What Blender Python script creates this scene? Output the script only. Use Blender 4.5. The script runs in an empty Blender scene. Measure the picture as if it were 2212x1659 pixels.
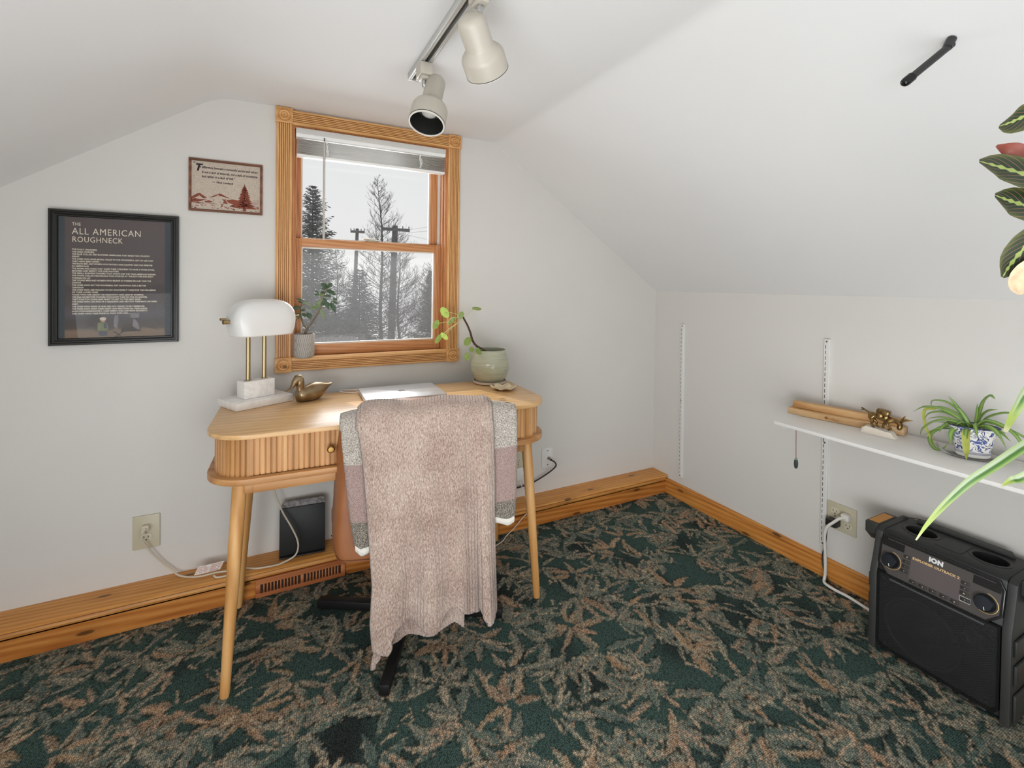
import bpy, bmesh, math, random
import numpy as np
from mathutils import Vector as V, Matrix, noise as MN
random.seed(11)
rnd = random.random
def ru(a, b): return a + (b - a) * random.random()
PI = math.pi
R = math.radians
scene = bpy.context.scene
COL = scene.collection
WM = {}                                   # world matrices of everything built

# ------------------------------------------------------------------ colour and materials
def lin(c):
    f = lambda x: x / 12.92 if x <= 0.04045 else ((x + 0.055) / 1.055) ** 2.4
    return tuple(f(x / 255.0) for x in c) + (1.0,)
def scl(c, k): return (c[0] * k, c[1] * k, c[2] * k, 1.0)

class NT:
    def __init__(s, name):
        s.m = bpy.data.materials.new(name); s.m.use_nodes = True
        s.t = s.m.node_tree; s.n = s.t.nodes; s.l = s.t.links
        s.p = s.n['Principled BSDF']; s.out = s.n['Material Output']
    def new(s, typ, **kw):
        n = s.n.new(typ)
        for k, v in kw.items(): setattr(n, k, v)
        return n
    def link(s, a, b): s.l.new(a, b)
    def coord(s, scale=(1, 1, 1), kind='Object', rot=(0, 0, 0)):
        tc = s.new('ShaderNodeTexCoord'); mp = s.new('ShaderNodeMapping')
        s.link(tc.outputs[kind], mp.inputs[0]); mp.inputs['Scale'].default_value = scale
        mp.inputs['Rotation'].default_value = rot
        return mp.outputs[0]
    def noise(s, vec, scale, detail=4, rough=.55, dist=0):
        n = s.new('ShaderNodeTexNoise'); s.link(vec, n.inputs['Vector'])
        n.inputs['Scale'].default_value = scale; n.inputs['Detail'].default_value = detail
        n.inputs['Roughness'].default_value = rough; n.inputs['Distortion'].default_value = dist
        return n.outputs['Fac']
    def ramp(s, fac, stops, interp='LINEAR'):
        r = s.new('ShaderNodeValToRGB'); s.link(fac, r.inputs[0]); r.color_ramp.interpolation = interp
        e = r.color_ramp.elements
        while len(e) > 1: e.remove(e[-1])
        e[0].position = stops[0][0]; e[0].color = stops[0][1]
        for p, c in stops[1:]:
            x = e.new(p); x.color = c
        return r.outputs[0]
    def mix(s, fac, a, b, mode='MIX'):
        n = s.new('ShaderNodeMix', data_type='RGBA', blend_type=mode)
        for i, x in ((0, fac), (6, a), (7, b)):
            if hasattr(x, 'is_output'): s.link(x, n.inputs[i])
            else: n.inputs[i].default_value = x
        return n.outputs[2]
    def math(s, op, a, b=0.0):
        n = s.new('ShaderNodeMath', operation=op)
        for i, x in ((0, a), (1, b)):
            if hasattr(x, 'is_output'): s.link(x, n.inputs[i])
            else: n.inputs[i].default_value = x
        return n.outputs[0]
    def bump(s, h, strength=.3, dist=.002):
        b = s.new('ShaderNodeBump'); s.link(h, b.inputs['Height'])
        b.inputs['Strength'].default_value = strength; b.inputs['Distance'].default_value = dist
        s.link(b.outputs[0], s.p.inputs['Normal'])
    def base(s, c):
        if hasattr(c, 'is_output'): s.link(c, s.p.inputs['Base Color'])
        else: s.p.inputs['Base Color'].default_value = c
    def set(s, **kw):
        for k, v in kw.items(): s.p.inputs[k.replace('_', ' ')].default_value = v
        return s

def pm(name, c, rough=.5, metal=0.0, var=.06, vs=6.0, bump=0.0, bs=200.0, spec=.5, coat=0.0, trans=0.0, sss=0.0):
    n = NT(name); c = lin(c)
    vec = n.coord()
    f = n.noise(vec, vs, 3)
    n.base(n.ramp(f, [(.3, scl(c, 1 - var)), (.7, scl(c, 1 + var))]))
    n.set(Roughness=rough, Metallic=metal)
    n.p.inputs['Specular IOR Level'].default_value = spec
    n.p.inputs['Coat Weight'].default_value = coat
    n.p.inputs['Transmission Weight'].default_value = trans
    if sss:
        n.p.inputs['Subsurface Weight'].default_value = sss
        n.p.inputs['Subsurface Radius'].default_value = (.01, .01, .006)
    if bump:
        n.bump(n.noise(vec, bs, 3), bump, .001)
    return n.m

def wood(name, dark, mid, light, axis=0, fine=60.0, wave=9.0, rough=.42, knots=0.0, wamp=.5, spec=.4, kax='XY'):
    """straight grained wood, the grain running along an object axis"""
    n = NT(name)
    s = [1, 1, 1]; s[axis] = .06
    vec = n.coord(tuple(s))
    f1 = n.noise(vec, fine, 5, .6)
    f2 = n.noise(vec, wave * .6, 3, .5, .6)
    w = n.new('ShaderNodeTexWave', wave_type='BANDS', bands_direction='DIAGONAL')
    n.link(vec, w.inputs['Vector']); w.inputs['Scale'].default_value = wave * 1.2
    w.inputs['Distortion'].default_value = 5.0; w.inputs['Detail'].default_value = 2.0
    w.inputs['Detail Scale'].default_value = .7
    g = n.math('ADD', n.math('MULTIPLY', f1, .5), n.math('MULTIPLY', n.math('ADD', n.math('MULTIPLY', w.outputs['Fac'], wamp), n.math('MULTIPLY', f2, 1 - wamp)), .5))
    c = n.ramp(g, [(.28, lin(dark)), (.5, lin(mid)), (.72, lin(light))])
    if knots:
        sx = n.new('ShaderNodeSeparateXYZ'); cb = n.new('ShaderNodeCombineXYZ'); n.link(n.coord(), sx.inputs[0])
        n.link(n.math('MULTIPLY', sx.outputs[kax[0]], 2.6), cb.inputs[0]); n.link(n.math('MULTIPLY', sx.outputs[kax[1]], 9.0), cb.inputs[1])
        v = n.new('ShaderNodeTexVoronoi', voronoi_dimensions='2D'); n.link(cb.outputs[0], v.inputs['Vector']); v.inputs['Scale'].default_value = 1.0
        k = n.ramp(v.outputs['Distance'], [(.0, (.9, .9, .9, 1)), (knots * .5, (.8, .8, .8, 1)), (knots * .7, (.18, .18, .18, 1)), (knots * 2.4, (0, 0, 0, 1))])
        c = n.mix(k, c, lin(tuple(x * .45 for x in dark)))
    n.base(c); n.set(Roughness=rough); n.p.inputs['Specular IOR Level'].default_value = spec
    n.bump(f1, .12, .0006)
    return n.m

# ------------------------------------------------------------------ mesh building
def nb(): return bmesh.new()
def box(bm, x0, x1, y0, y1, z0, z1, bev=0.0, M=None, seg=2):
    vs = [bm.verts.new((x, y, z)) for x in (x0, x1) for y in (y0, y1) for z in (z0, z1)]
    fs = [(0, 1, 3, 2), (4, 6, 7, 5), (0, 4, 5, 1), (2, 3, 7, 6), (0, 2, 6, 4), (1, 5, 7, 3)]
    fc = [bm.faces.new([vs[i] for i in f]) for f in fs]
    bmesh.ops.recalc_face_normals(bm, faces=fc)
    geo = vs
    if bev:
        es = list({e for f in fc for e in f.edges})
        r = bmesh.ops.bevel(bm, geom=es, offset=bev, segments=seg, affect='EDGES', profile=.5)
        geo = list({v for f in r['faces'] for v in f.verts} | {v for v in vs if v.is_valid})
    if M is not None:
        for v in geo: v.co = M @ v.co
    return geo
def cbox(bm, c, s, bev=0.0, M=None, seg=2):
    return box(bm, c[0] - s[0] / 2, c[0] + s[0] / 2, c[1] - s[1] / 2, c[1] + s[1] / 2, c[2] - s[2] / 2, c[2] + s[2] / 2, bev, M, seg)
def frames(pts):
    pts = [V(p) for p in pts]; out = []; n = None
    for i, p in enumerate(pts):
        t = (pts[min(i + 1, len(pts) - 1)] - pts[max(i - 1, 0)])
        t = t.normalized() if t.length > 1e-9 else V((0, 0, 1))
        if n is None:
            a = V((0, 0, 1)) if abs(t.z) < .9 else V((1, 0, 0))
            n = (a - t * a.dot(t)).normalized()
        else:
            n = n - t * n.dot(t)
            n = n.normalized() if n.length > 1e-6 else t.orthogonal().normalized()
        out.append((p, t, n, t.cross(n)))
    return out
def tube(bm, pts, r, seg=8, cap=True):
    fr = frames(pts); rings = []
    for i, (p, t, n, b) in enumerate(fr):
        rr = r[i] if isinstance(r, (list, tuple)) else r
        rings.append([bm.verts.new(p + (n * math.cos(2 * PI * k / seg) + b * math.sin(2 * PI * k / seg)) * rr) for k in range(seg)])
    for a, c in zip(rings, rings[1:]):
        for k in range(seg):
            bm.faces.new((a[k], a[(k + 1) % seg], c[(k + 1) % seg], c[k]))
    if cap and seg > 2:
        bm.faces.new(rings[0][::-1]); bm.faces.new(rings[-1])
def spline(pts, n=8):
    """Catmull-Rom through the points"""
    P = [V(p) for p in pts]; P = [P[0] * 2 - P[1]] + P + [P[-1] * 2 - P[-2]]; out = []
    for i in range(1, len(P) - 2):
        for k in range(n):
            t = k / n; a, b, c, d = P[i - 1], P[i], P[i + 1], P[i + 2]
            out.append(.5 * ((2 * b) + (c - a) * t + (2 * a - 5 * b + 4 * c - d) * t * t + (3 * b - a - 3 * c + d) * t ** 3))
    out.append(P[-2]); return out
def lathe(bm, prof, seg=32, M=None, sx=1.0, sy=1.0):
    M = M or Matrix(); rings = []
    for r, z in prof:
        if r < 1e-6: rings.append([bm.verts.new(M @ V((0, 0, z)))])
        else: rings.append([bm.verts.new(M @ V((r * sx * math.cos(2 * PI * k / seg), r * sy * math.sin(2 * PI * k / seg), z))) for k in range(seg)])
    for a, c in zip(rings, rings[1:]):
        if len(a) == 1 and len(c) == 1: continue
        for k in range(seg):
            k2 = (k + 1) % seg
            if len(a) == 1: bm.faces.new((a[0], c[k2], c[k]))
            elif len(c) == 1: bm.faces.new((a[k], a[k2], c[0]))
            else: bm.faces.new((a[k], a[k2], c[k2], c[k]))
def prism(bm, poly, z0, z1, M=None, bev=0.0):
    M = M or Matrix()
    a = [bm.verts.new(M @ V((x, y, z0))) for x, y in poly]; b = [bm.verts.new(M @ V((x, y, z1))) for x, y in poly]
    n = len(poly); fs = [bm.faces.new(a[::-1]), bm.faces.new(b)]
    for k in range(n): fs.append(bm.faces.new((a[k], a[(k + 1) % n], b[(k + 1) % n], b[k])))
    bmesh.ops.recalc_face_normals(bm, faces=fs)
    if bev:
        es = [e for f in fs[:2] for e in f.edges]
        bmesh.ops.bevel(bm, geom=es, offset=bev, segments=2, affect='EDGES', profile=.5)
def rrect(x0, x1, y0, y1, rs, n=8):
    """rounded rectangle outline; radii for the corners (x0y0, x1y0, x1y1, x0y1)"""
    if not isinstance(rs, (list, tuple)): rs = [rs] * 4
    P = []
    for (cx, cy, a0), r in zip(((x0, y0, PI), (x1, y0, 1.5 * PI), (x1, y1, 0), (x0, y1, .5 * PI)), rs):
        if r <= 0: P.append((cx, cy)); continue
        ox = cx + (r if cx == x0 else -r); oy = cy + (r if cy == y0 else -r)
        for k in range(n + 1):
            a = a0 + .5 * PI * k / n; P.append((ox + r * math.cos(a), oy + r * math.sin(a)))
    return P
def grid(bm, nu, nv, f, uvf=None, closeu=False):
    uv = bm.loops.layers.uv.verify()
    vs = [[bm.verts.new(f(i / nu, j / nv)) for i in range(nu + (0 if closeu else 1))] for j in range(nv + 1)]
    for j in range(nv):
        for i in range(nu):
            i2 = (i + 1) % nu if closeu else i + 1
            fc = bm.faces.new((vs[j][i], vs[j][i2], vs[j + 1][i2], vs[j + 1][i]))
            for lp, (a, b) in zip(fc.loops, ((i, j), (i + 1, j), (i + 1, j + 1), (i, j + 1))):
                lp[uv].uv = uvf(a / nu, b / nv) if uvf else (a / nu, b / nv)
    return vs
def leaf(bm, pts, w, up=(0, 0, 1), fold=.25, cols=4, n=6, curl=0.0):
    """a leaf blade: centre line, widths along it, the side its face looks to; uv = (across, along)"""
    uv = bm.loops.layers.uv.verify()
    P = spline(pts, n); N = len(P); up = V(up); rows = []
    for i, p in enumerate(P):
        t = (P[min(i + 1, N - 1)] - P[max(i - 1, 0)]).normalized()
        s = t.cross(up); s = s.normalized() if s.length > 1e-5 else t.orthogonal().normalized()
        nn = s.cross(t)
        f = i / (N - 1); ww = w(f) if callable(w) else np.interp(f, np.linspace(0, 1, len(w)), w)
        row = []
        for c in range(cols + 1):
            a = (c / cols - .5) * 2
            row.append(bm.verts.new(p + s * a * ww + nn * (abs(a) * fold - a * a * curl) * ww))
        rows.append(row)
    for i in range(N - 1):
        for c in range(cols):
            fc = bm.faces.new((rows[i][c], rows[i][c + 1], rows[i + 1][c + 1], rows[i + 1][c]))
            for lp, (a, b) in zip(fc.loops, ((c, i), (c + 1, i), (c + 1, i + 1), (c, i + 1))):
                lp[uv].uv = (a / cols, b / (N - 1))
def ellipsoid(bm, c, r, M=None, seg=16, rings=10):
    M = M or Matrix.Translation(V(c))
    lathe(bm, [(math.sin(PI * k / rings) if 0 < k < rings else 0.0, -math.cos(PI * k / rings)) for k in range(rings + 1)], seg, M @ Matrix.Diagonal((r[0], r[1], r[2], 1)))

# ------------------------------------------------------------------ objects
def obj(name, bm, mat, parent=None, loc=None, smooth=38, rotz=0, recalc=False):
    if recalc: bmesh.ops.recalc_face_normals(bm, faces=bm.faces[:])
    if parent is not None: W = WM[parent.name]
    else: W = Matrix.Translation(V(loc)) if loc is not None else Matrix()
    if W != Matrix():
        bm.transform(W.inverted())
    me = bpy.data.meshes.new(name); bm.to_mesh(me); bm.free()
    if smooth:
        me.shade_smooth()
        me.set_sharp_from_angle(angle=R(smooth))
    for m in (mat if isinstance(mat, (list, tuple)) else [mat]): me.materials.append(m)
    o = bpy.data.objects.new(name, me); COL.objects.link(o)
    if parent is not None: o.parent = parent
    elif loc is not None: o.location = loc
    WM[o.name] = W.copy()
    return o
def tag(o, label, cat, group=None):
    o['label'] = label; o['category'] = cat
    if group: o['group'] = group
    return o
def thing(name, label, cat, loc=(0, 0, 0), rotz=0.0, group=None):
    o = bpy.data.objects.new(name, None); COL.objects.link(o)
    o.location = loc; o.rotation_euler = (0, 0, rotz); o.empty_display_size = .05
    WM[o.name] = Matrix.Translation(V(loc)) @ Matrix.Rotation(rotz, 4, 'Z')
    return tag(o, label, cat, group)
def struct(o): o['kind'] = 'structure'; return o
def plab(o, s): o['label'] = s; return o
def text(bm, s, size, M, align='LEFT', shear=0.0, bold=0.0, width=None, space=1.0):
    """flat lettering laid into bm: x right, y up in the plane of M"""
    cu = bpy.data.curves.new('lettering', 'FONT'); cu.body = s; cu.size = size; cu.align_x = align
    cu.shear = shear; cu.offset = bold; cu.space_character = space; cu.resolution_u = 3
    o = bpy.data.objects.new('lettering', cu); COL.objects.link(o)
    bpy.context.view_layer.update()
    me = bpy.data.meshes.new_from_object(o.evaluated_get(bpy.context.evaluated_depsgraph_get()))
    k = 1.0
    if width and len(me.vertices):
        xs = [v.co.x for v in me.vertices]; k = width / max(1e-6, max(xs) - min(xs))
    me.transform(M @ Matrix.Diagonal((k, 1, 1, 1)))
    bm.from_mesh(me)
    bpy.data.objects.remove(o); bpy.data.curves.remove(cu); bpy.data.meshes.remove(me)
def disc(bm, c, rx, ry, M, seg=24, a0=0, a1=2 * PI):
    vs = [bm.verts.new(M @ V((c[0] + rx * math.cos(a0 + (a1 - a0) * k / seg), c[1] + ry * math.sin(a0 + (a1 - a0) * k / seg), 0))) for k in range(seg)]
    bm.faces.new(vs)
def flat(bm, poly, M):
    bm.faces.new([bm.verts.new(M @ V((p[0], p[1], 0))) for p in poly])
def axis_M(a, b):
    """matrix with origin at a and local z pointing to b"""
    a, b = V(a), V(b); z = (b - a).normalized(); x = z.orthogonal().normalized(); y = z.cross(x)
    M = Matrix((x, y, z)).transposed().to_4x4(); M.translation = a; return M
# ------------------------------------------------------------------ camera
cam = bpy.data.cameras.new('camera'); co = bpy.data.objects.new('camera', cam); COL.objects.link(co)
cam.sensor_fit = 'HORIZONTAL'; cam.sensor_width = 36.0; cam.lens = 36.0 * 1009.07 / 2212
cam.shift_y = -(829.5 - 628.6) / 2212; cam.clip_start = .02; cam.clip_end = 300
cr = V((.89037, -.45507, .01236)); cu_ = V((-.00504, .01728, .99984)); cf = V((.45521, .89029, -.01309))
Mc = Matrix((cr, cu_, -cf)).transposed().to_4x4(); Mc.translation = V((-2.0208, -2.0791, 1.1786))
co.matrix_world = Mc; scene.camera = co

# ------------------------------------------------------------------ light
w = bpy.data.worlds.new('world'); scene.world = w; w.use_nodes = True
wt = w.node_tree; bg = wt.nodes['Background']
tc = wt.nodes.new('ShaderNodeTexCoord'); sp = wt.nodes.new('ShaderNodeSeparateXYZ'); rp = wt.nodes.new('ShaderNodeValToRGB')
wt.links.new(tc.outputs['Generated'], sp.inputs[0]); wt.links.new(sp.outputs['Z'], rp.inputs[0]); wt.links.new(rp.outputs[0], bg.inputs[0])
rp.color_ramp.elements[0].position = 0.0; rp.color_ramp.elements[0].color = (.82, .82, .80, 1)
rp.color_ramp.elements[1].position = .5; rp.color_ramp.elements[1].color = (.74, .77, .80, 1)
bg.inputs[1].default_value = 1.0
def lamp(name, typ, loc, energy, target=None, color=(1, 1, 1), **kw):
    l = bpy.data.lights.new(name, typ); l.energy = energy; l.color = color
    for k, v in kw.items(): setattr(l, k, v)
    o = bpy.data.objects.new(name, l); COL.objects.link(o); o.location = loc
    if target is not None: o.rotation_euler = (V(target) - V(loc)).to_track_quat('-Z', 'Y').to_euler()
    return o
lamp('sun', 'SUN', (-4, 9, 7), 3.2, (-4 + .33 * 9, 0, 7 - .6 * 9), (1, .95, .86), angle=R(.6))
lamp('window_skylight', 'AREA', (-1.63, .55, 1.5), 14, (-1.63, -2, .7), (.92, .96, 1), shape='RECTANGLE', size=.6, size_y=.8)
lamp('fill_rear', 'AREA', (-1.3, -3.9, 1.0), 9, (-1.4, 0, .9), (.93, .97, 1), shape='RECTANGLE', size=2.2, size_y=1.2)  # unseen fill light added behind the camera
lamp('fill_left', 'AREA', (-3.1, -2.7, .62), 25, (0, -1.1, .15), (.95, .98, 1), shape='RECTANGLE', spread=R(130), size=1.6, size_y=.9)  # unseen fill added at the left to brighten the right wall
lamp('fill_up', 'AREA', (-2.0, -2.3, .35), 29, (-1.95, -1.6, 1.9), (.95, .98, 1), shape='RECTANGLE', size=1.8, size_y=1.4)  # unseen fill added to brighten the ceiling like bounced flash
scene.view_settings.view_transform = 'Standard'
scene.view_settings.exposure = 0.0
scene.cycles.max_bounces = 10; scene.cycles.diffuse_bounces = 5; scene.cycles.transparent_max_bounces = 12
scene.cycles.caustics_reflective = False; scene.cycles.caustics_refractive = False
scene.cycles.sample_clamp_indirect = 6.0

# ------------------------------------------------------------------ setting
HK, HC = 1.1505, 1.871            # knee wall and flat ceiling heights
XR, XL = -1.0587, -2.2086         # folds of the ceiling
XLW = XL - 1.0587; YB = -4.3
m_wall = pm('wall_paint', (214, 211, 206), .72, var=.012, vs=3, bump=.06, bs=160, spec=.25)
m_ceil = pm('ceiling_paint', (228, 227, 226), .75, var=.012, vs=2, bump=.05, bs=160, spec=.2)
m_pine = wood('pine_casing', (188, 132, 76), (214, 162, 104), (230, 186, 128), 2, 150, 40, .38, wamp=.35)
m_pine_h = wood('pine_casing_level', (188, 132, 76), (214, 162, 104), (230, 186, 128), 0, 150, 40, .38, wamp=.35)
m_sash = wood('sash_fir', (160, 102, 58), (190, 130, 82), (206, 152, 104), 2, 140, 34, .4, wamp=.35)
m_sash_h = wood('sash_fir_level', (160, 102, 58), (190, 130, 82), (206, 152, 104), 0, 140, 34, .4, wamp=.35)
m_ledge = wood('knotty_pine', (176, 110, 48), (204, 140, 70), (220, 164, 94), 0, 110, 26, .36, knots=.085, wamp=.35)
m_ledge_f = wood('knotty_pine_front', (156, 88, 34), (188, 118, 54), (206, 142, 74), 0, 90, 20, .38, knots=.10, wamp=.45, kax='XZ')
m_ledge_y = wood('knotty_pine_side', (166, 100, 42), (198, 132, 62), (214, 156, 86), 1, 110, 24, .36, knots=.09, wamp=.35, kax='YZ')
m_dark = pm('painted_shade', (16, 15, 14), .8)  # near-black for shade painted into desk gaps and the spotlight groove

WX0, WX1, WZ0, WZ1 = -1.956, -1.303, .877, 1.807   # window opening
def slope_z(x):
    if x > XR: return HK + (x / XR) * (HC - HK)
    if x < XL: return HC - (XL - x) / 1.0587 * (HC - HK)
    return HC
bm = nb()
def wcol(xa, xb, za, zb=None):
    ys = 0.0
    top = [(xb, slope_z(xb) if zb is None else zb)]
    for xm in (XR, XL):
        if xa < xm < xb and zb is None: top.append((xm, HC))
    top.append((xa, slope_z(xa) if zb is None else zb))
    bm.faces.new([bm.verts.new((x, ys, z)) for x, z in [(xa, za), (xb, za)] + top])
wcol(XLW, WX0, 0); wcol(WX1, 0, 0); wcol(WX0, WX1, 0, WZ0); wcol(WX0, WX1, WZ1)
bmesh.ops.remove_doubles(bm, verts=bm.verts[:], dist=1e-5)
struct(obj('wall_front', bm, m_wall, smooth=0))
bm = nb()
for p in ([(0, 0, 0), (0, YB, 0), (0, YB, HK), (0, 0, HK)],): bm.faces.new([bm.verts.new(q) for q in p])
struct(obj('wall_right', bm, m_wall, smooth=0))
bm = nb(); bm.faces.new([bm.verts.new(q) for q in [(XLW, YB, 0), (XLW, 0, 0), (XLW, 0, HK), (XLW, YB, HK)]])
struct(obj('wall_left', bm, m_wall, smooth=0))
bm = nb(); bm.faces.new([bm.verts.new(q) for q in [(0, YB, 0), (XLW, YB, 0), (XLW, YB, HK), (XL, YB, HC), (XR, YB, HC), (0, YB, HK)]])
struct(obj('wall_back', bm, m_wall, smooth=0))
# ceiling: flat middle and two slopes, the folds softly rounded by plaster
bm = nb()
prof = [(0.0, HK)]
def fold(p0, p1, p2, r=.05):
    a = V(p1) + (V(p0) - V(p1)).normalized() * r; b = V(p1) + (V(p2) - V(p1)).normalized() * r
    for k in range(6):
        t = k / 5; q = a * (1 - t) ** 2 + V(p1) * 2 * t * (1 - t) + b * t * t; prof.append((q.x, q.y))
fold((0, HK), (XR, HC), (XL, HC), .025); fold((XR, HC), (XL, HC), (XLW, HK), .06); prof.append((XLW, HK))
va = [bm.verts.new((x, 0, z)) for x, z in prof]; vb = [bm.verts.new((x, YB, z)) for x, z in prof]
for k in range(len(prof) - 1): bm.faces.new((va[k], vb[k], vb[k + 1], va[k + 1]))
struct(obj('ceiling', bm, m_ceil, smooth=60))

# ------------------------------------------------------------------ carpet floor: leaf pattern woven into the surface colour
def carpet():
    X0, X1, Y0, Y1, d = -3.27, 0.0, -2.06, 0.0, .0042
    nx = int((X1 - X0) / d) + 1; ny = int((Y1 - Y0) / d) + 1
    gx = np.linspace(X0, X1, nx); gy = np.linspace(Y0, Y1, ny)
    A = np.zeros((ny, nx, 3)); rng = np.random.RandomState(5)
    L = lambda c: np.array(lin(c)[:3])
    A[:] = L((60, 78, 73))
    XX, YY = np.meshgrid(gx, gy)
    # broad patches of blacker ground
    for _ in range(260):
        cx, cy, s = rng.uniform(X0, X1), rng.uniform(Y0, Y1), rng.uniform(.03, .08)
        i0, i1 = np.searchsorted(gx, [cx - 2 * s, cx + 2 * s]); j0, j1 = np.searchsorted(gy, [cy - 2 * s, cy + 2 * s])
        if i1 <= i0 or j1 <= j0: continue
        w = np.exp(-((XX[j0:j1, i0:i1] - cx) ** 2 + (YY[j0:j1, i0:i1] - cy) ** 2) / (s * s))[..., None] * .55
        A[j0:j1, i0:i1] = A[j0:j1, i0:i1] * (1 - w) + L((36, 38, 38)) * w
    fills = [(104, 113, 103), (96, 108, 99), (111, 117, 107), (92, 105, 97), (116, 116, 106), (106, 112, 104)]
    peach = [(158, 128, 102), (148, 120, 98), (164, 134, 104)]
    edges = [(164, 148, 126), (176, 158, 134), (156, 138, 116), (146, 140, 122), (178, 146, 120)]
    def draw_leaf(bx, by, ang, ln, wd, bend, fill, edge, vein, dens=.95, ew=.0042):
        r = ln * 1.15 + wd
        i0, i1 = np.searchsorted(gx, [bx - r, bx + r]); j0, j1 = np.searchsorted(gy, [by - r, by + r])
        if i1 <= i0 or j1 <= j0: return
        x = XX[j0:j1, i0:i1] - bx; y = YY[j0:j1, i0:i1] - by
        t = (x * math.cos(ang) + y * math.sin(ang)) / ln
        s = -x * math.sin(ang) + y * math.cos(ang) - bend * ln * np.clip(t, 0, 1.2) ** 2
        s = s + rng.normal(0, .0018, t.shape)
        half = wd * np.power(np.clip(np.sin(np.clip(t, 0, 1) ** .7 * PI), 0, 1), .75) * (1 + .18 * np.sin(t * 22 + bx * 90))
        ins = (t > .02) & (t < 1) & (np.abs(s) < half)
        sub = A[j0:j1, i0:i1]; rr = rng.rand(*t.shape)
        f = ins & (rr < dens); sub[f] = sub[f] * .25 + .75 * fill * (0.88 + .24 * rng.rand(int(f.sum()), 1))
        sg = 1 if bend > 0 else -1
        ed = ins & (np.abs(s) > half - ew) & (np.sign(s) == sg) & (rr < .85)
        sub[ed] = edge * (0.8 + .35 * rng.rand(int(ed.sum()), 1))
        ed2 = ins & (np.abs(s) > half - .003) & (rr < .35); sub[ed2] = edge * .85
        if vein:
            ve = ins & (np.abs(s) < .0024) & (t < .8) & (rr < .8); sub[ve] = edge * .95
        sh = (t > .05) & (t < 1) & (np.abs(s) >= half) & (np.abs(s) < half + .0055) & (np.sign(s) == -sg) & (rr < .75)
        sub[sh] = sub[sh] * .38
    pts = []; sp = .128
    for j in range(int((Y1 - Y0) / sp) + 2):
        for i in range(int((X1 - X0) / sp) + 2):
            pts.append((X0 + (i + .5 * (j % 2)) * sp + rng.uniform(-.045, .045), Y0 + j * sp + rng.uniform(-.045, .045)))
    for q in rng.permutation(len(pts)):
        cx, cy = pts[q]; a0 = rng.uniform(0, 2 * PI); big = rng.uniform(.8, 1.25); n = rng.randint(5, 10); span = rng.uniform(2.6, 5.2)
        pk = rng.rand() < .13
        for k in range(n):
            a = a0 + span * (k / max(1, n - 1) - .5) + rng.uniform(-.12, .12)
            f = peach[rng.randint(0, 3)] if (pk or rng.rand() < .07) else fills[rng.randint(0, len(fills))]
            off = rng.uniform(.006, .02)
            draw_leaf(cx + off * math.cos(a), cy + off * math.sin(a), a, rng.uniform(.07, .125) * big, rng.uniform(.0085, .0150) * big,
                      rng.choice([-1, 1]) * rng.uniform(.12, .4), L(f), L(edges[rng.randint(0, len(edges))]), rng.rand() < .5)
    for _ in range(420):      # loose curls of tan and cream between the fronds
        draw_leaf(rng.uniform(X0, X1), rng.uniform(Y0, Y1), rng.uniform(0, 2 * PI), rng.uniform(.03, .06), rng.uniform(.003, .006),
                  rng.choice([-1, 1]) * rng.uniform(.3, .8), L(edges[rng.randint(0, len(edges))]), L((184, 164, 138)), False)
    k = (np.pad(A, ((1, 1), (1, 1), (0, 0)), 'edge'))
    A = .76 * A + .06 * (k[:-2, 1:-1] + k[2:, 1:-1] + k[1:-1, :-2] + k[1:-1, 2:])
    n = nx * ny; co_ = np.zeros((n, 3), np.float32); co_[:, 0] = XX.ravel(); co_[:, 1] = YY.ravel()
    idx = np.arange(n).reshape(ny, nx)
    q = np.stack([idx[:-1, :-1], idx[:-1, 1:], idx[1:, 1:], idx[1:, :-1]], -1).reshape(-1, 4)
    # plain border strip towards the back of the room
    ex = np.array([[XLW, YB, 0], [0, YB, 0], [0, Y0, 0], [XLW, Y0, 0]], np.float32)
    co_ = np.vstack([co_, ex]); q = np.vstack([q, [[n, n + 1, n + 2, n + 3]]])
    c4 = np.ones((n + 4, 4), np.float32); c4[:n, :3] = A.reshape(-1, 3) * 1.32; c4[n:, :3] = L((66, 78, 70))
    me = bpy.data.meshes.new('floor')
    me.vertices.add(len(co_)); me.vertices.foreach_set('co', co_.ravel())
    me.loops.add(q.size); me.loops.foreach_set('vertex_index', q.astype(np.int32).ravel())
    me.polygons.add(len(q)); me.polygons.foreach_set('loop_start', np.arange(0, q.size, 4, dtype=np.int32))
    me.update(calc_edges=True)
    at = me.color_attributes.new('weave', 'FLOAT_COLOR', 'POINT'); at.data.foreach_set('color', c4.ravel())
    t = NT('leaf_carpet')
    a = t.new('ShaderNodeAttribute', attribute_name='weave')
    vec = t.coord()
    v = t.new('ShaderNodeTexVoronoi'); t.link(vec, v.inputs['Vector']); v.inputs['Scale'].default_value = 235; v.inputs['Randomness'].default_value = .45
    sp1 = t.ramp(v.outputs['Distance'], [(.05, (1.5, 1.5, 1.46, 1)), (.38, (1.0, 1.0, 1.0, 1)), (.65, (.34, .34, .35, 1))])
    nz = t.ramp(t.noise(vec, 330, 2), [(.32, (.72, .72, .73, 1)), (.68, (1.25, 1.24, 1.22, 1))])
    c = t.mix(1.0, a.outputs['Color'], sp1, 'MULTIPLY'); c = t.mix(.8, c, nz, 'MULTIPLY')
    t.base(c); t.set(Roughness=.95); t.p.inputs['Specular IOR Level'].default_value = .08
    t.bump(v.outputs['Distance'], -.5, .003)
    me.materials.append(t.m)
    o = bpy.data.objects.new('floor', me); COL.objects.link(o); struct(o)
carpet()

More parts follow.
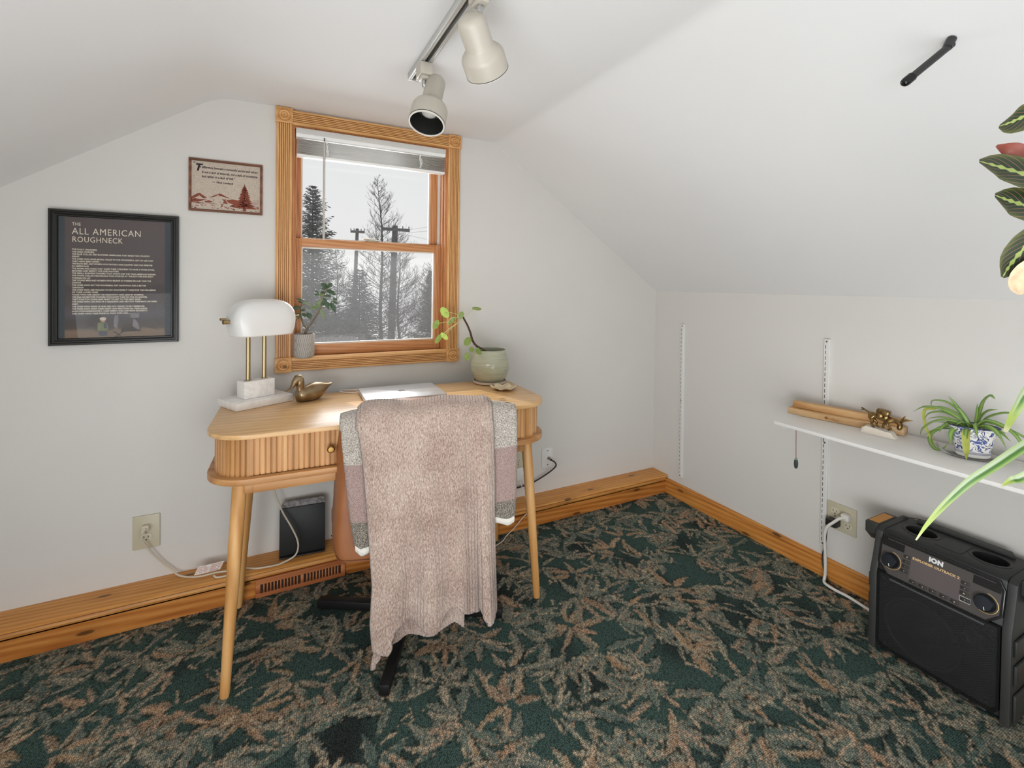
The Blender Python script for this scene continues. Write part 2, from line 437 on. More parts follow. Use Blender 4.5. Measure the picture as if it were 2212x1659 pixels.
# ------------------------------------------------------------------ boxed pine ledge along the window wall, baseboard on the right
bm = nb()
box(bm, XLW, -.0135, -.1126, -.0945, 0, .086)
led = struct(obj('baseboard_front', bm, m_ledge_f))
bm = nb()
pr = [(0, .0866), (0, .1016), (-.112, .1016), (-.1185, .0995), (-.1226, .094), (-.1185, .0885), (-.112, .0866)]
Mx = Matrix(((0, 0, 1, 0), (1, 0, 0, 0), (0, 1, 0, 0), (0, 0, 0, 1)))     # profile (y,z) swept along x
prism(bm, pr, XLW, -.0005, Mx)
obj('top_board', bm, m_ledge, led)
bm = nb()
prism(bm, [(-.0945, .086), (-.1126, .086), (-.1165, .078), (-.1126, .070), (-.1126, .066)], XLW, -.0135, Mx)
obj('bead', bm, m_ledge, led)
bm = nb()
My = Matrix(((1, 0, 0, 0), (0, 0, 1, 0), (0, 1, 0, 0), (0, 0, 0, 1)))     # profile (x,z) swept along y
prism(bm, [(0, 0), (-.013, 0), (-.013, .060), (-.0115, .062), (-.013, .064), (-.013, .071), (-.009, .079), (-.004, .0838), (0, .0838)], YB, -.1128, My)
struct(obj('baseboard_right', bm, m_ledge_y, recalc=True))
bm = nb(); box(bm, XLW, XLW + .013, YB, -.13, 0, .084)
struct(obj('baseboard_left', bm, m_ledge_y))
# ------------------------------------------------------------------ window
win = thing('window_1', 'pine double-hung window with fluted casing and corner rosettes above the desk', 'window', (-1.6295, 0, .877))
struct(win)
def fluted(L, W, D, fl=6):
    """casing profile: across x (0..W), depth y (0..-D), swept along z 0..L"""
    P = [(0, 0), (0, -D * .8), (.003, -D)]
    x = .0075; step = (W - .015) / fl
    for k in range(fl):
        a = x + k * step
        P += [(a + step * .26, -D), (a + step * .38, -D + .0075), (a + step * .62, -D + .0075), (a + step * .74, -D)]
    P += [(W - .003, -D), (W, -D * .8), (W, 0)]
    b = nb(); prism(b, P, 0, L); return b
CW = .0565
def casing(name, M, L, mat):
    b = fluted(L, CW, .019); b.transform(M); obj(name, b, mat, win, smooth=20, recalc=True)
casing('side_casing', Matrix.Translation(V((WX0 - CW, 0, .8755))), 1.8065 - .8755, m_pine)
casing('side_casing', Matrix.Translation(V((WX1, 0, .8755))), 1.8065 - .8755, m_pine)
rotx = Matrix(((0, 0, 1, 0), (0, 1, 0, 0), (1, 0, 0, 0), (0, 0, 0, 1)))
casing('head_casing', Matrix.Translation(V((WX0 - .001, 0, WZ1))) @ rotx, WX1 - WX0 + .002, m_pine_h)
casing('bottom_casing', Matrix.Translation(V((WX0 - .001, 0, WZ0 - CW))) @ rotx, WX1 - WX0 + .002, m_pine_h)
m_ros = wood('rosette_pine', (184, 130, 74), (212, 160, 102), (228, 182, 126), 0, 40, 14, .4)
for cx in (WX0 - CW / 2, WX1 + CW / 2):
    for cz in (WZ1 + CW / 2 + .0025, WZ0 - CW / 2 - .0005):
        b = nb(); box(b, cx - .0305, cx + .0305, -.0235, 0, cz - .0305, cz + .0305, .002)
        M = Matrix.Translation(V((cx, -.0235, cz))) @ Matrix.Rotation(R(90), 4, 'X')
        lathe(b, [(.0250, -.001), (.0247, .0035), (.0232, .0025), (.0222, -.0005), (.0200, .0035), (.0165, .0060), (.0130, .0055), (.0112, .0012), (.0095, .0042), (.006, .0062), (.0042, .0052), (.0034, .0020), (.002, .0050), (0, .0058)], 28, M)
        obj('rosette', b, m_ros, win, smooth=30)
# jamb lining through the wall and the stool
b = nb(); T = .012
box(b, WX0, WX0 + .010, 0, .13, WZ0, WZ1); box(b, WX1 - .010, WX1, 0, .13, WZ0, WZ1); box(b, WX0 + .0101, WX1 - .0101, 0, .13, WZ1 - .010, WZ1)
obj('jamb', b, m_sash, win)
b = nb(); box(b, WX0, WX1, -.0225, .13, .862, .8722, .002); obj('window_sill', b, m_pine_h, win)
b = nb()   # white vinyl tracks and stops seen beside the sashes
box(b, WX0 + .0102, WX0 + .017, .074, .112, .8724, WZ1 - .011); box(b, WX1 - .022, WX1 - .0102, .068, .112, .8724, WZ1 - .011)
obj('sash_track', b, pm('track_vinyl', (226, 222, 214), .5), win)
b = nb(); box(b, WX0 + .0102, WX0 + .0165, .018, .040, .8724, WZ1 - .011, .001); box(b, WX1 - .0165, WX1 - .0102, .018, .040, .8724, WZ1 - .011, .001)
obj('stop_bead', b, m_sash, win)
# glass: clear above, winter glare mixed into the lower pane as white haze
def glass(name, haze, ior=1.4):
    t = NT(name); t.n.remove(t.p)
    tr = t.new('ShaderNodeBsdfTransparent'); gl = t.new('ShaderNodeBsdfGlossy'); gl.inputs['Roughness'].default_value = .02
    df = t.new('ShaderNodeBsdfDiffuse'); df.inputs['Color'].default_value = (.8, .8, .79, 1)
    tl = t.new('ShaderNodeBsdfTranslucent'); tl.inputs['Color'].default_value = (.8, .8, .8, 1)
    fr = t.new('ShaderNodeFresnel'); fr.inputs['IOR'].default_value = ior
    m0 = t.new('ShaderNodeMixShader'); t.link(df.outputs[0], m0.inputs[1]); t.link(tl.outputs[0], m0.inputs[2]); m0.inputs[0].default_value = .6
    m1 = t.new('ShaderNodeMixShader'); m1.inputs[0].default_value = haze; t.link(tr.outputs[0], m1.inputs[1]); t.link(m0.outputs[0], m1.inputs[2])
    m2 = t.new('ShaderNodeMixShader'); t.link(t.math('MULTIPLY', fr.outputs[0], .55), m2.inputs[0]); t.link(m1.outputs[0], m2.inputs[1]); t.link(gl.outputs[0], m2.inputs[2])
    t.link(m2.outputs[0], t.out.inputs[0]); return t.m
m_gl_up = glass('pane_clear', .01); m_gl_lo = glass('pane_glare', .09)
m_bead = pm('glazing_bead', (214, 206, 192), .45)
def sash(name, x0, x1, z0, z1, y0, y1, st_l, st_r, top, bot, mg):
    b = nb()
    box(b, x0, x0 + st_l, y0, y1, z0, z1, .0015); box(b, x1 - st_r, x1, y0, y1, z0, z1, .0015)
    s = obj(name, b, m_sash, win)
    b = nb()
    box(b, x0 + st_l - .0002, x1 - st_r + .0002, y0 + .0003, y1, z1 - top, z1, .0015); box(b, x0 + st_l - .0002, x1 - st_r + .0002, y0 + .0003, y1, z0, z0 + bot, .0015)
    obj('rail', b, m_sash_h, s)
    gx0, gx1, gz0, gz1 = x0 + st_l, x1 - st_r, z0 + bot, z1 - top
    b = nb(); ym = (y0 + y1) / 2; e = .0055
    for q in ((gx0, gx0 + e, gz0, gz1), (gx1 - e, gx1, gz0, gz1), (gx0 + e, gx1 - e, gz0, gz0 + e), (gx0 + e, gx1 - e, gz1 - e, gz1)):
        box(b, q[0], q[1], ym - .007, ym + .007, q[2], q[3])
    obj('glazing_bead', b, m_bead, s)
    b = nb(); b.faces.new([b.verts.new(q) for q in ((gx0, ym, gz0), (gx1, ym, gz0), (gx1, ym, gz1), (gx0, ym, gz1))])
    obj('pane', b, mg, s, smooth=0)
    return s
ls = sash('lower_sash', -1.9445, -1.3145, .8735, 1.3605, .041, .073, .0265, .0315, .0335, .0445, m_gl_lo)
us = sash('upper_sash', -1.938, -1.326, 1.330, 1.794, .077, .108, .020, .033, .035, .032, m_gl_up)
b = nb()
lathe(b, [(0, .0), (.030, 0), (.030, .006), (.026, .009), (.012, .011), (0, .011)], 20, Matrix.Translation(V((-1.628, .060, 1.3603))), 1.0, .42)
box(b, -1.668, -1.612, .062, .074, 1.3685, 1.3765, .002)
obj('sash_lock', b, pm('lock_metal', (176, 164, 146), .35, .8), ls)

# ------------------------------------------------------------------ mini blind, drawn up
bl = thing('window_blind', 'white mini blind drawn up to the top of the window', 'blind', (-1.63, .004, 1.796))
m_bw = pm('blind_white', (240, 239, 236), .45); m_bs = pm('blind_slats', (222, 219, 212), .5)
bx0, bx1 = -1.9425, -1.3165
b = nb(); box(b, bx0, bx1, -.017, .022, 1.7605, 1.796, .004); obj('head_rail', b, m_bw, bl)
b = nb(); box(b, bx0 + .001, bx1 - .001, -.0195, -.0175, 1.775, 1.7965, .0006); obj('valance', b, pm('valance_grey', (204, 202, 198), .5), bl)
b = nb(); random.seed(3)
for k in range(20):
    z = 1.7545 - k * .0030; dy = ru(-.0022, .0022); dz = ru(-.0009, .0009)
    vs = [(-.016 + dy, -.0016), (-.006 + dy, .0003), (.006 + dy, .0003), (.016 + dy, -.0016)]
    a = [b.verts.new((bx0 + .004, y, z + q + dz)) for y, q in vs]; c = [b.verts.new((bx1 - .004, y, z + q - dz)) for y, q in vs]
    for i in range(3): b.faces.new((a[i], a[i + 1], c[i + 1], c[i]))
so = obj('slat_stack', b, m_bs, bl); md = so.modifiers.new('thick', 'SOLIDIFY'); md.thickness = .0007
b = nb(); box(b, bx0 + .003, bx1 - .003, -.015, .015, 1.684, 1.695, .003); obj('bottom_rail', b, m_bw, bl)
for x in (-1.827, -1.435):
    b = nb(); random.seed(int(-x * 100))
    for q in range(5):
        pts = [(x + ru(-.006, .006), -.0185 + ru(-.002, .001), 1.758 - .0125 * k + ru(-.003, .003)) for k in range(6)]
        tube(b, spline(pts, 4), .0009, 5)
    obj('ladder_cord', b, m_bw, bl)
b = nb(); tube(b, [(-1.8375, -.022, 1.757), (-1.8375, -.024, 1.735), (-1.838, -.024, 1.352)], [.0025, .0046, .0044], 6); obj('tilt_wand', b, pm('wand_plastic', (196, 190, 182), .2, spec=.6), bl)
b = nb(); tube(b, [(-1.8375, -.018, 1.768), (-1.8375, -.023, 1.764), (-1.8375, -.023, 1.755)], .0026, 6); obj('wand_hook', b, pm('hook_metal', (120, 118, 114), .4, .8), bl)

# ------------------------------------------------------------------ framed poster
def picture_frame(par, x0, x1, z0, z1, w, y, prof, mat, name='frame'):
    """mitred moulding; prof = [(inset, depth)] from the outer back edge to the inner edge"""
    b = nb(); loops = []
    for ins, d in prof:
        loops.append([b.verts.new((x0 + ins, -d, z0 + ins)), b.verts.new((x1 - ins, -d, z0 + ins)), b.verts.new((x1 - ins, -d, z1 - ins)), b.verts.new((x0 + ins, -d, z1 - ins))])
    for a, c in zip(loops, loops[1:]):
        for k in range(4): b.faces.new((a[k], a[(k + 1) % 4], c[(k + 1) % 4], c[k]))
    return obj(name, b, mat, par, smooth=25, recalc=True)
px0, px1, pz0, pz1 = -2.6815, -2.3280, .9572, 1.4124
po = thing('framed_poster', 'large black framed poster of white lettering on a dusky landscape', 'poster', ((px0 + px1) / 2, 0, pz0))
m_blk = pm('black_frame', (30, 30, 28), .38, spec=.5)
picture_frame(po, px0, px1, pz0, pz1, .022, 0, [(0, 0), (0, .014), (.002, .019), (.008, .020), (.010, .016), (.013, .0165), (.0185, .012), (.0215, .0125), (.023, .009), (.023, .003)], m_blk)
b = nb(); box(b, px0 + .02, px1 - .02, -.0045, -.002, pz0 + .02, pz1 - .02); obj('backing', b, pm('poster_mat', (70, 74, 78), .8), po)
qx0, qx1, qz0, qz1 = -2.6425, -2.3690, .9755, 1.3935
qw, qh = qx1 - qx0, qz1 - qz0
# printed sheet: dusk sky over dry grass, worn pinkish edges
t = NT('poster_print'); v = t.coord(); sx = t.new('ShaderNodeSeparateXYZ'); t.link(v, sx.inputs[0])
zf = t.math('DIVIDE', t.math('SUBTRACT', sx.outputs['Z'], qz0 - pz0), qh)
zz = t.math('ADD', zf, t.math('MULTIPLY', t.math('SUBTRACT', t.noise(v, 30, 5), .5), .10))
c = t.ramp(zz, [(.0, lin((120, 96, 72))), (.06, lin((128, 104, 80))), (.085, lin((74, 62, 54))), (.16, lin((62, 54, 52))), (.2, lin((82, 76, 82))), (.30, lin((72, 62, 60))), (.42, lin((66, 56, 54))), (.46, lin((80, 70, 66))), (.55, lin((82, 73, 72))), (1, lin((92, 80, 80)))])
c = t.mix(t.math('MULTIPLY', t.noise(v, 120, 4), .35), c, lin((58, 48, 46)))
t.base(c); t.set(Roughness=.5)
b = nb(); box(b, qx0, qx1, -.0052, -.0046, qz0, qz1)
prn = obj('print', b, t.m, po, smooth=0)
PM = lambda dx=0.0, dz=0.0, y=-.0056: Matrix.Translation(V((qx0 + dx, y, qz1 - dz))) @ Matrix.Rotation(R(90), 4, 'X')
b = nb(); L0 = .0185
def tl(s, vtop, caps, wfrac, bold, space=1.0):
    size = caps / .73
    text(b, s, size, PM(L0, vtop * qh + caps), bold=bold, width=wfrac * qw if wfrac else None, space=space)
tl('THE', .052, .0115, .083, .0); tl('ALL AMERICAN', .094, .0225, .675, .0, 1.12); tl('ROUGHNECK', .165, .0190, .487, .0, 1.1)
m_ink = pm('print_cream', (222, 210, 190), .6)
obj('title_lettering', b, m_ink, prn, smooth=0)
lines = ["THE DAILY GRINDERS,", "THE HARD WORKERS,", "THE BLUE COLLAR, RED BLOODED AMERICANS THAT MAKE THIS COUNTRY", "GREAT.",
 "THE ONES WHO HAVE MORAL VALUE TO THE WONDERFUL GIFT OF LIFE THAT", "THEY HAVE BEEN GIVEN.", "THE BRAVE MEN AND WOMEN WHO PROTECT OUR COUNTRY AND OUR FREEDOM", "AS AMERICANS.",
 "THE MOMS AND DADS THAT RAISE THEIR CHILDREN TO HAVE A WORK ETHIC,", "MANNERS AND RESPECT FOR ONE ANOTHER.", "THE SMALL BUSINESS OWNERS THAT STRIVE FOR THE TRUE AMERICAN DREAM.",
 "THE WHITE COLLAR INDIVIDUALS WHO STARTED AT THE BOTTOM AND BUILT", "THEMSELVES UP.", "THE YOUNG MEN AND WOMEN WHO BELIEVE IN THEMSELVES AND TAKE THE", "CHANCE.",
 "THE ONES WHO EAT THE PROVERBIAL SHIT SANDWICH FOR A BETTER", "TOMORROW.", "THE ONES WHO ARE WILLING TO DO WHATEVER IT TAKES FOR THE WELLBEING", "OF THEIR LOVED ONES.",
 "THOSE WHO RISE ABOVE THE NEGATIVITY AND LEAD BY EXAMPLE.", "THE BAD ASS MOTHER FUCKERS WHO DON'T TAKE NO FOR AN ANSWER,", "THEY SCRATCH, CLAW AND FIGHT TO GET TO THE NEXT LEVEL.",
 "THE ONES WHO CAN PICK UP A NEIGHBOR AND HELP PUT THEM BACK ON THEIR", "FEET.", "THE ONES WHO WAKE UP AND ARE NOT AFRAID TO BE THEMSELVES.", "THE ONES WHO WEAR THEIR HEART AND EMOTIONS ON THEIR SLEEVE;",
 "WHO LOVE PASSIONATELY, CARE DEEPLY AND LIVE WITH INTENSITY!", "THE ONES WHO TAKE PRIDE IN WHO THEY ARE......."]
b = nb()
for k, s in enumerate(lines):
    wf = len(s) * .01265
    tl(s, .2645 + k * .01925, .0051, min(wf, .865), .00022)
obj('verse_lettering', b, m_ink, prn, smooth=0)
# small figures in the grass
def pf(name, col_, shapes, y=-.0054):
    b = nb(); Mq = PM(0, 0, y)
    for s in shapes:
        if len(s) == 4 and not isinstance(s[0], tuple): disc(b, (s[0] * qw, -s[1] * qh), s[2] * qw, s[3] * qh, Mq, 16)
        else: flat(b, [(p[0] * qw, -p[1] * qh) for p in s], Mq)
    obj(name, b, pm('print_' + name, col_, .6, var=.25, vs=120), prn, smooth=0)
pf('printed_mound', (52, 40, 34), [[(.54, .945), (.56, .905), (.60, .885), (.65, .882), (.70, .892), (.74, .92), (.75, .945)], [(.20, .90), (.22, .82), (.27, .80), (.36, .81), (.42, .87), (.44, .90)]])
pf('printed_shirt', (112, 116, 78), [[(.315, .935), (.31, .88), (.33, .865), (.39, .862), (.415, .88), (.41, .94)]], -.0056)
pf('printed_jeans', (70, 72, 84), [[(.32, .935), (.41, .94), (.405, .975), (.33, .975)], [(.37, .87), (.40, .87), (.405, .915), (.375, .915)]], -.00565)
pf('printed_face', (168, 130, 108), [(.365, .845, .028, .018)], -.0056)
pf('printed_helmet', (196, 184, 172), [(.365, .835, .033, .013)], -.0057)
pf('printed_pale_figure', (120, 112, 116), [[(.47, .90), (.475, .82), (.51, .80), (.52, .86), (.50, .92)]])
pf('printed_pale_figure', (120, 112, 116), [[(.66, .90), (.67, .84), (.71, .86), (.735, .93), (.72, .935)], [(.63, .82), (.66, .79), (.73, .79), (.73, .83), (.66, .835)]], -.0055)
b = nb(); Mq = PM(0, 0, -.0058)
for s in (1, -1):
    flat(b, [((.52 + s * .035) * qw, -.945 * qh), ((.52 + s * .041) * qw, -.95 * qh), ((.52 - s * .033) * qw, -.993 * qh), ((.52 - s * .040) * qw, -.988 * qh)], Mq)
    flat(b, [((.52 + s * .022) * qw, -.945 * qh), ((.52 + s * .052) * qw, -.940 * qh), ((.52 + s * .055) * qw, -.95 * qh), ((.52 + s * .03) * qw, -.952 * qh)], Mq)
obj('printed_crossed_tools', b, pm('print_black', (22, 18, 18), .6), prn, smooth=0, recalc=True)
b = nb(); b.faces.new([b.verts.new(q) for q in ((px0 + .02, -.0075, pz0 + .02), (px1 - .02, -.0075, pz0 + .02), (px1 - .02, -.0075, pz1 - .02), (px0 + .02, -.0075, pz1 - .02))])
obj('glazing', b, glass('frame_glazing', .0, 1.35), po, smooth=0)

# ------------------------------------------------------------------ small quotation plaque
ax0, ax1, az0, az1 = -2.2990, -2.0600, 1.4382, 1.6322
pl = thing('quote_plaque', 'small brown framed saying printed on linen with a red pine and hills', 'plaque', ((ax0 + ax1) / 2, 0, az0))
picture_frame(pl, ax0, ax1, az0, az1, .008, 0, [(0, 0), (0, .009), (.001, .010), (.005, .0105), (.0075, .009), (.0085, .006), (.0085, .003)], wood('plaque_frame', (92, 56, 38), (122, 76, 54), (142, 94, 68), 0, 60, 12, .5))
t = NT('plaque_linen'); v = t.coord((1, 1, 1))
f1 = t.noise(t.coord((900, 900, 60)), 1, 2); f2 = t.noise(t.coord((60, 900, 900)), 1, 2)
t.base(t.ramp(t.math('ADD', t.math('MULTIPLY', f1, .5), t.math('MULTIPLY', f2, .5)), [(.36, lin((168, 150, 136))), (.62, lin((206, 194, 178)))])); t.set(Roughness=.85)
b = nb(); box(b, ax0 + .006, ax1 - .006, -.0045, -.002, az0 + .006, az1 - .006); lin_ = obj('linen', b, t.m, pl, smooth=0)
iw, ih = ax1 - ax0 - .017, az1 - az0 - .017
QM = lambda fx, fy, y=-.0049: Matrix.Translation(V((ax0 + .0085 + fx * iw, y, az1 - .0085 - fy * ih))) @ Matrix.Rotation(R(90), 4, 'X')
b = nb()
def q(s, fx, fy, h, wf, bold=.0003): text(b, s, h / .73, QM(fx, fy), shear=.25, bold=bold, width=wf * iw if wf else None)
q('"', .01, .085, .010, .03); q('T', .045, .20, .026, .10, .0016); q('he', .097, .135, .0075, .035)
q('difference between a successful person and others', .14, .145, .0088, .82)
q('is not a lack of strength, not a lack of knowledge,', .14, .245, .0088, .825)
q('but rather in a lack of will."', .14, .335, .0088, .48)
q('\u2014  Vince  Lombardi', .29, .435, .0075, .305)
obj('lettering', b, pm('plaque_ink', (44, 30, 30), .7), lin_, smooth=0)
m_rust = pm('plaque_rust', (132, 66, 48), .75, var=.15, vs=60)
random.seed(8)
b = nb(); Mq = QM(0, 0, -.0050)
def P2(pts): flat(b, [(p[0] * iw, -p[1] * ih) for p in pts], Mq)
for k in range(13):               # pine tiers, ragged
    f = k / 12; yy = .41 + f * .46; hw = (.012 + .155 * f ** .85) * ru(.85, 1.1); th = .065
    for s in (-1, 1):
        P2([(.765, yy - .02), (.765 + s * hw * .5, yy + .012), (.765 + s * hw, yy + .05 * ru(.6, 1.3)), (.765 + s * hw * .8, yy + .055), (.765 + s * hw * .4, yy + th), (.765, yy + th)])
P2([(.745, .85), (.785, .85), (.79, .985), (.74, .985)])
obj('printed_pine', b, m_rust, lin_, smooth=0, recalc=True)
b = nb(); Mq = QM(0, 0, -.0048)
P2([(0, .76), (.07, .69), (.115, .665), (.15, .70), (.22, .76), (.16, .775), (.11, .72), (.05, .775), (0, .80)])
P2([(0, .80), (.06, .785), (.12, .80), (.2, .79), (.13, .84), (.05, .86), (0, .87)])
P2([(.24, .75), (.33, .69), (.40, .645), (.43, .66), (.55, .74), (.47, .72), (.42, .70), (.36, .72), (.40, .70), (.38, .68), (.31, .735)])
P2([(.17, .84), (.24, .81), (.30, .83), (.27, .85), (.22, .86)]); P2([(.43, .76), (.48, .77), (.52, .86), (.44, .85), (.46, .81)])
P2([(.50, .77), (.60, .75), (.72, .78), (.66, .85), (.72, .90), (.60, .92), (.54, .90), (.60, .86), (.52, .83)]); P2([(.0, .885), (.1, .865), (.19, .875), (.1, .89)])
for k in range(60):
    x, y = ru(.0, .97), ru(.86, .985); w_ = ru(.01, .04); P2([(x, y), (x + w_, y - ru(.0, .012)), (x + w_ * .9, y + .008), (x + w_ * .2, y + .01)])
for k in range(26):
    x, y = ru(.02, .5), ru(.70, .88); w_ = ru(.008, .022); P2([(x, y), (x + w_, y - ru(-.012, .02)), (x + w_ * .9, y + .008), (x + w_ * .2, y + .008)])
for k in range(8):
    x, y = ru(.86, .9), .74 + k * .027; P2([(x, y), (.985, y - .006), (.985, y), (x, y + .006)])
obj('printed_hills', b, m_rust, lin_, smooth=0, recalc=True)
# ------------------------------------------------------------------ desk
DC = (-1.624, -.318); DR = R(-2.2)
desk = thing('writing_desk', 'light oak writing desk with rounded ends, fluted front and tapered legs under the window', 'desk', (DC[0], DC[1], 0), DR)
DM = WM[desk.name]
def dw(x, y, z=0.0): return DM @ V((x, y, z))
m_oak = wood('oak_top', (186, 142, 92), (212, 170, 118), (226, 188, 138), 0, 110, 16, .3, wamp=.25, spec=.5)
m_oak_v = wood('oak_slats', (164, 116, 68), (192, 142, 90), (210, 164, 112), 2, 50, 9, .42)
m_oak_leg = wood('oak_legs', (176, 124, 66), (202, 150, 90), (218, 172, 116), 2, 60, 8, .42)
m_oak_e = wood('oak_edges', (160, 110, 64), (186, 136, 86), (202, 154, 104), 0, 60, 8, .42)
HW, HD, ZT = .5675, .236, .735
out = rrect(-HW, HW, -HD, HD, [.125, .125, .03, .03], 14)
b = nb(); prism(b, out, ZT - .014, ZT, DM, .0015); obj('tabletop', b, m_oak, desk, smooth=30)
b = nb(); prism(b, out, .587, .606, DM, .002); obj('bottom_panel', b, m_oak_e, desk, smooth=30)
# fluted skin around the carcass: slats follow the rounded outline
inn = rrect(-HW + .022, HW - .022, -HD + .022, HD - .004, [.108, .108, .02, .02], 30)
def walk(poly, step):
    """points spaced evenly along the open outline, with normals"""
    P = [V((p[0], p[1])) for p in poly]; out_ = []; d = 0.0; nxt = 0.0
    for a, c in zip(P, P[1:]):
        L = (c - a).length
        while nxt <= d + L and L > 0:
            t = (nxt - d) / L; q = a + (c - a) * t; e = (c - a).normalized(); out_.append((q, e)); nxt += step
        d += L
    return out_
# the outline runs left back -> left front corner -> front -> right front corner -> right back
i_lb = len(inn) - 31 * 1
lf = [p for p in inn if p[1] < HD - .03]
left_part = [(-HW + .022, HD - .03)] + [p for p in inn[:31]] + [(-.462, -HD + .022)]
right_part = [(.462, -HD + .022)] + [p for p in inn[31:62]] + [(HW - .022, HD - .03)]
front_part = [(-.452, -HD + .021), (.458, -HD + .021)]
def slats(name, part, z0, z1, parent, pitch=.0148, dark=True, M=DM, mat=None):
    b = nb(); P = [V(p) for p in part]; L = sum((c - a).length for a, c in zip(P, P[1:])); n = max(1, round(L / pitch)); st = L / n
    pts = walk(part, st / 6); prof = [-.0012, .0032, .0036, .0037, .0036, .0032]
    cols_ = []
    for k, (q_, e) in enumerate(pts):
        nn = V((e.y, -e.x)); d = prof[k % 6]; p = q_ + nn * d
        cols_.append((b.verts.new(M @ V((p.x, p.y, z0))), b.verts.new(M @ V((p.x, p.y, z1)))))
        if k % 6 == 0 and k: pass
    for a, c in zip(cols_, cols_[1:]): b.faces.new((a[0], c[0], c[1], a[1]))
    return obj(name, b, mat or m_oak_v, parent, smooth=24)
slats('tambour_side', left_part, .606, .721, desk); slats('tambour_side', right_part, .606, .721, desk)
b = nb(); prism(b, rrect(-HW + .03, HW - .03, -HD + .034, HD - .01, [.1, .1, .02, .02], 14), .6062, .7208, DM); obj('carcass', b, m_dark, desk)
m_brass_d = pm('knob_brass', (146, 112, 62), .32, .9)
for x0, x1 in ((-.451, -.001), (.001, .451)):
    dr = slats('drawer', [(x0, -HD + .0215), (x1, -HD + .0215)], .6085, .7205, desk)
    b = nb(); box(b, x0, x1, -HD + .0216, -HD + .0335, .6085, .7205, 0, DM); obj('drawer_front_board', b, m_oak_v, dr)
    b = nb(); lathe(b, [(0, 0), (.0045, 0), (.0045, .008), (.009, .010), (.0115, .015), (.0115, .019), (.008, .023), (0, .024)], 18, DM @ Matrix.Translation(V(((x0 + x1) / 2, -HD + .0195, .662))) @ Matrix.Rotation(R(90), 4, 'X'))
    obj('knob', b, m_brass_d, dr)
b = nb()
box(b, -.44, .44, -HD + .030, -HD + .052, .552, .5868, .001, DM); box(b, -.44, .44, HD - .060, HD - .038, .552, .5868, .001, DM)
box(b, -.462, -.440, -HD + .03, HD - .038, .552, .5868, .001, DM); box(b, .440, .462, -HD + .03, HD - .038, .552, .5868, .001, DM)
obj('apron', b, m_oak_e, desk)
for top, foot in ((((-2.106, -.480)), (-2.1379, -.5475)), ((-2.0885, -.165), (-2.1276, -.1405)), ((-1.150, -.512), (-1.1274, -.5690)), ((-1.137, -.200), (-1.1009, -.1445))):
    b = nb(); a, c = V((top[0], top[1], .5868)), V((foot[0], foot[1], .0))
    tube(b, [a, a.lerp(c, .3), a.lerp(c, .7), a.lerp(c, .985), c], [.0195, .0190, .0155, .0130, .0118], 20)
    obj('leg', b, m_oak_leg, desk)

# ------------------------------------------------------------------ things on the desk
m_marble = NT('white_marble'); v = m_marble.coord()
ve = m_marble.ramp(m_marble.noise(v, 9, 6, .6, 1.6), [(.42, (0, 0, 0, 1)), (.49, (1, 1, 1, 1)), (.52, (1, 1, 1, 1)), (.6, (0, 0, 0, 1))])
m_marble.base(m_marble.mix(m_marble.math('MULTIPLY', ve, .16), lin((244, 241, 237)), lin((176, 164, 154)))); m_marble.set(Roughness=.3); m_marble = m_marble.m
m_brass = pm('satin_brass', (172, 154, 116), .3, .95, var=.04)
lamp_t = thing('desk_lamp', 'white glass banker lamp with two brass posts on a marble base', 'lamp', (-2.0745, -.139, ZT), R(27.5))
LM = WM[lamp_t.name]
b = nb(); box(b, -.101, .101, -.071, .071, 0.0003, .026, .002, LM); obj('marble_base', b, m_marble, lamp_t)
b = nb(); box(b, -.054, .054, -.029, .029, .0262, .088, .0025, LM); obj('marble_block', b, m_marble, lamp_t)
for sx_ in (-.0285, .0285):
    b = nb(); lathe(b, [(.0125, .0882), (.0125, .0895), (.0075, .0900), (.0075, .262), (0, .262)], 18, LM @ Matrix.Translation(V((sx_, 0, 0)))); obj('post', b, m_brass, lamp_t)
sh = NT('opal_glass'); sh.base(lin((228, 227, 225))); sh.set(Roughness=.28); sh.p.inputs['Subsurface Weight'].default_value = .25; sh.p.inputs['Subsurface Radius'].default_value = (.02, .02, .02)
sh.p.inputs['Coat Weight'].default_value = .3
b = nb(); SL, SW, SH, Z0, SO_ = .112, .064, .132, .249, .020
def shade(u, v):
    th = 2 * PI * u; c, s_ = math.cos(th), math.sin(th); sg = lambda q, e: math.copysign(abs(q) ** e, q)
    if v < .35: k = v / .35; r = .91 + .09 * math.sin(k * PI / 2); z = Z0 + SH * .42 * k
    else:
        ph = (v - .35) / .65 * PI / 2; r = math.cos(ph) ** .62 if ph < PI / 2 - 1e-4 else .0; z = Z0 + SH * (.42 + .58 * math.sin(ph) ** .92)
    return LM @ V((SO_ + SL * sg(c, .42) * (r if r > .0 else 0), SW * sg(s_, .62) * r, z))
grid(b, 64, 30, shade, None, True); bmesh.ops.remove_doubles(b, verts=b.verts[:], dist=1e-6)
so = obj('shade', b, sh.m, lamp_t, smooth=80); md = so.modifiers.new('thick', 'SOLIDIFY'); md.thickness = .003; md.offset = -1
for s in (-1, 1):
    b = nb(); z = Z0 + SH * .40
    tube(b, [LM @ V((SO_ + s * (SL - .006), 0, z)), LM @ V((SO_ + s * (SL + .021), 0, z))], .0075, 14)
    tube(b, [LM @ V((SO_ + s * (SL + .012), 0, z + .002)), LM @ V((SO_ + s * (SL + .012), -.0, z + .0105)), LM @ V((SO_ + s * (SL + .030), -.0, z + .0105))], .0045, 10)
    obj('pivot', b, m_brass, lamp_t)
b = nb()
cx, cy = .092, -.030
for k in range(34): ellipsoid(b, LM @ V((cx, cy, .252 - k * .0037)), (.0016, .0016, .0017), None, 6, 4)
obj('pull_chain', b, m_brass, lamp_t)
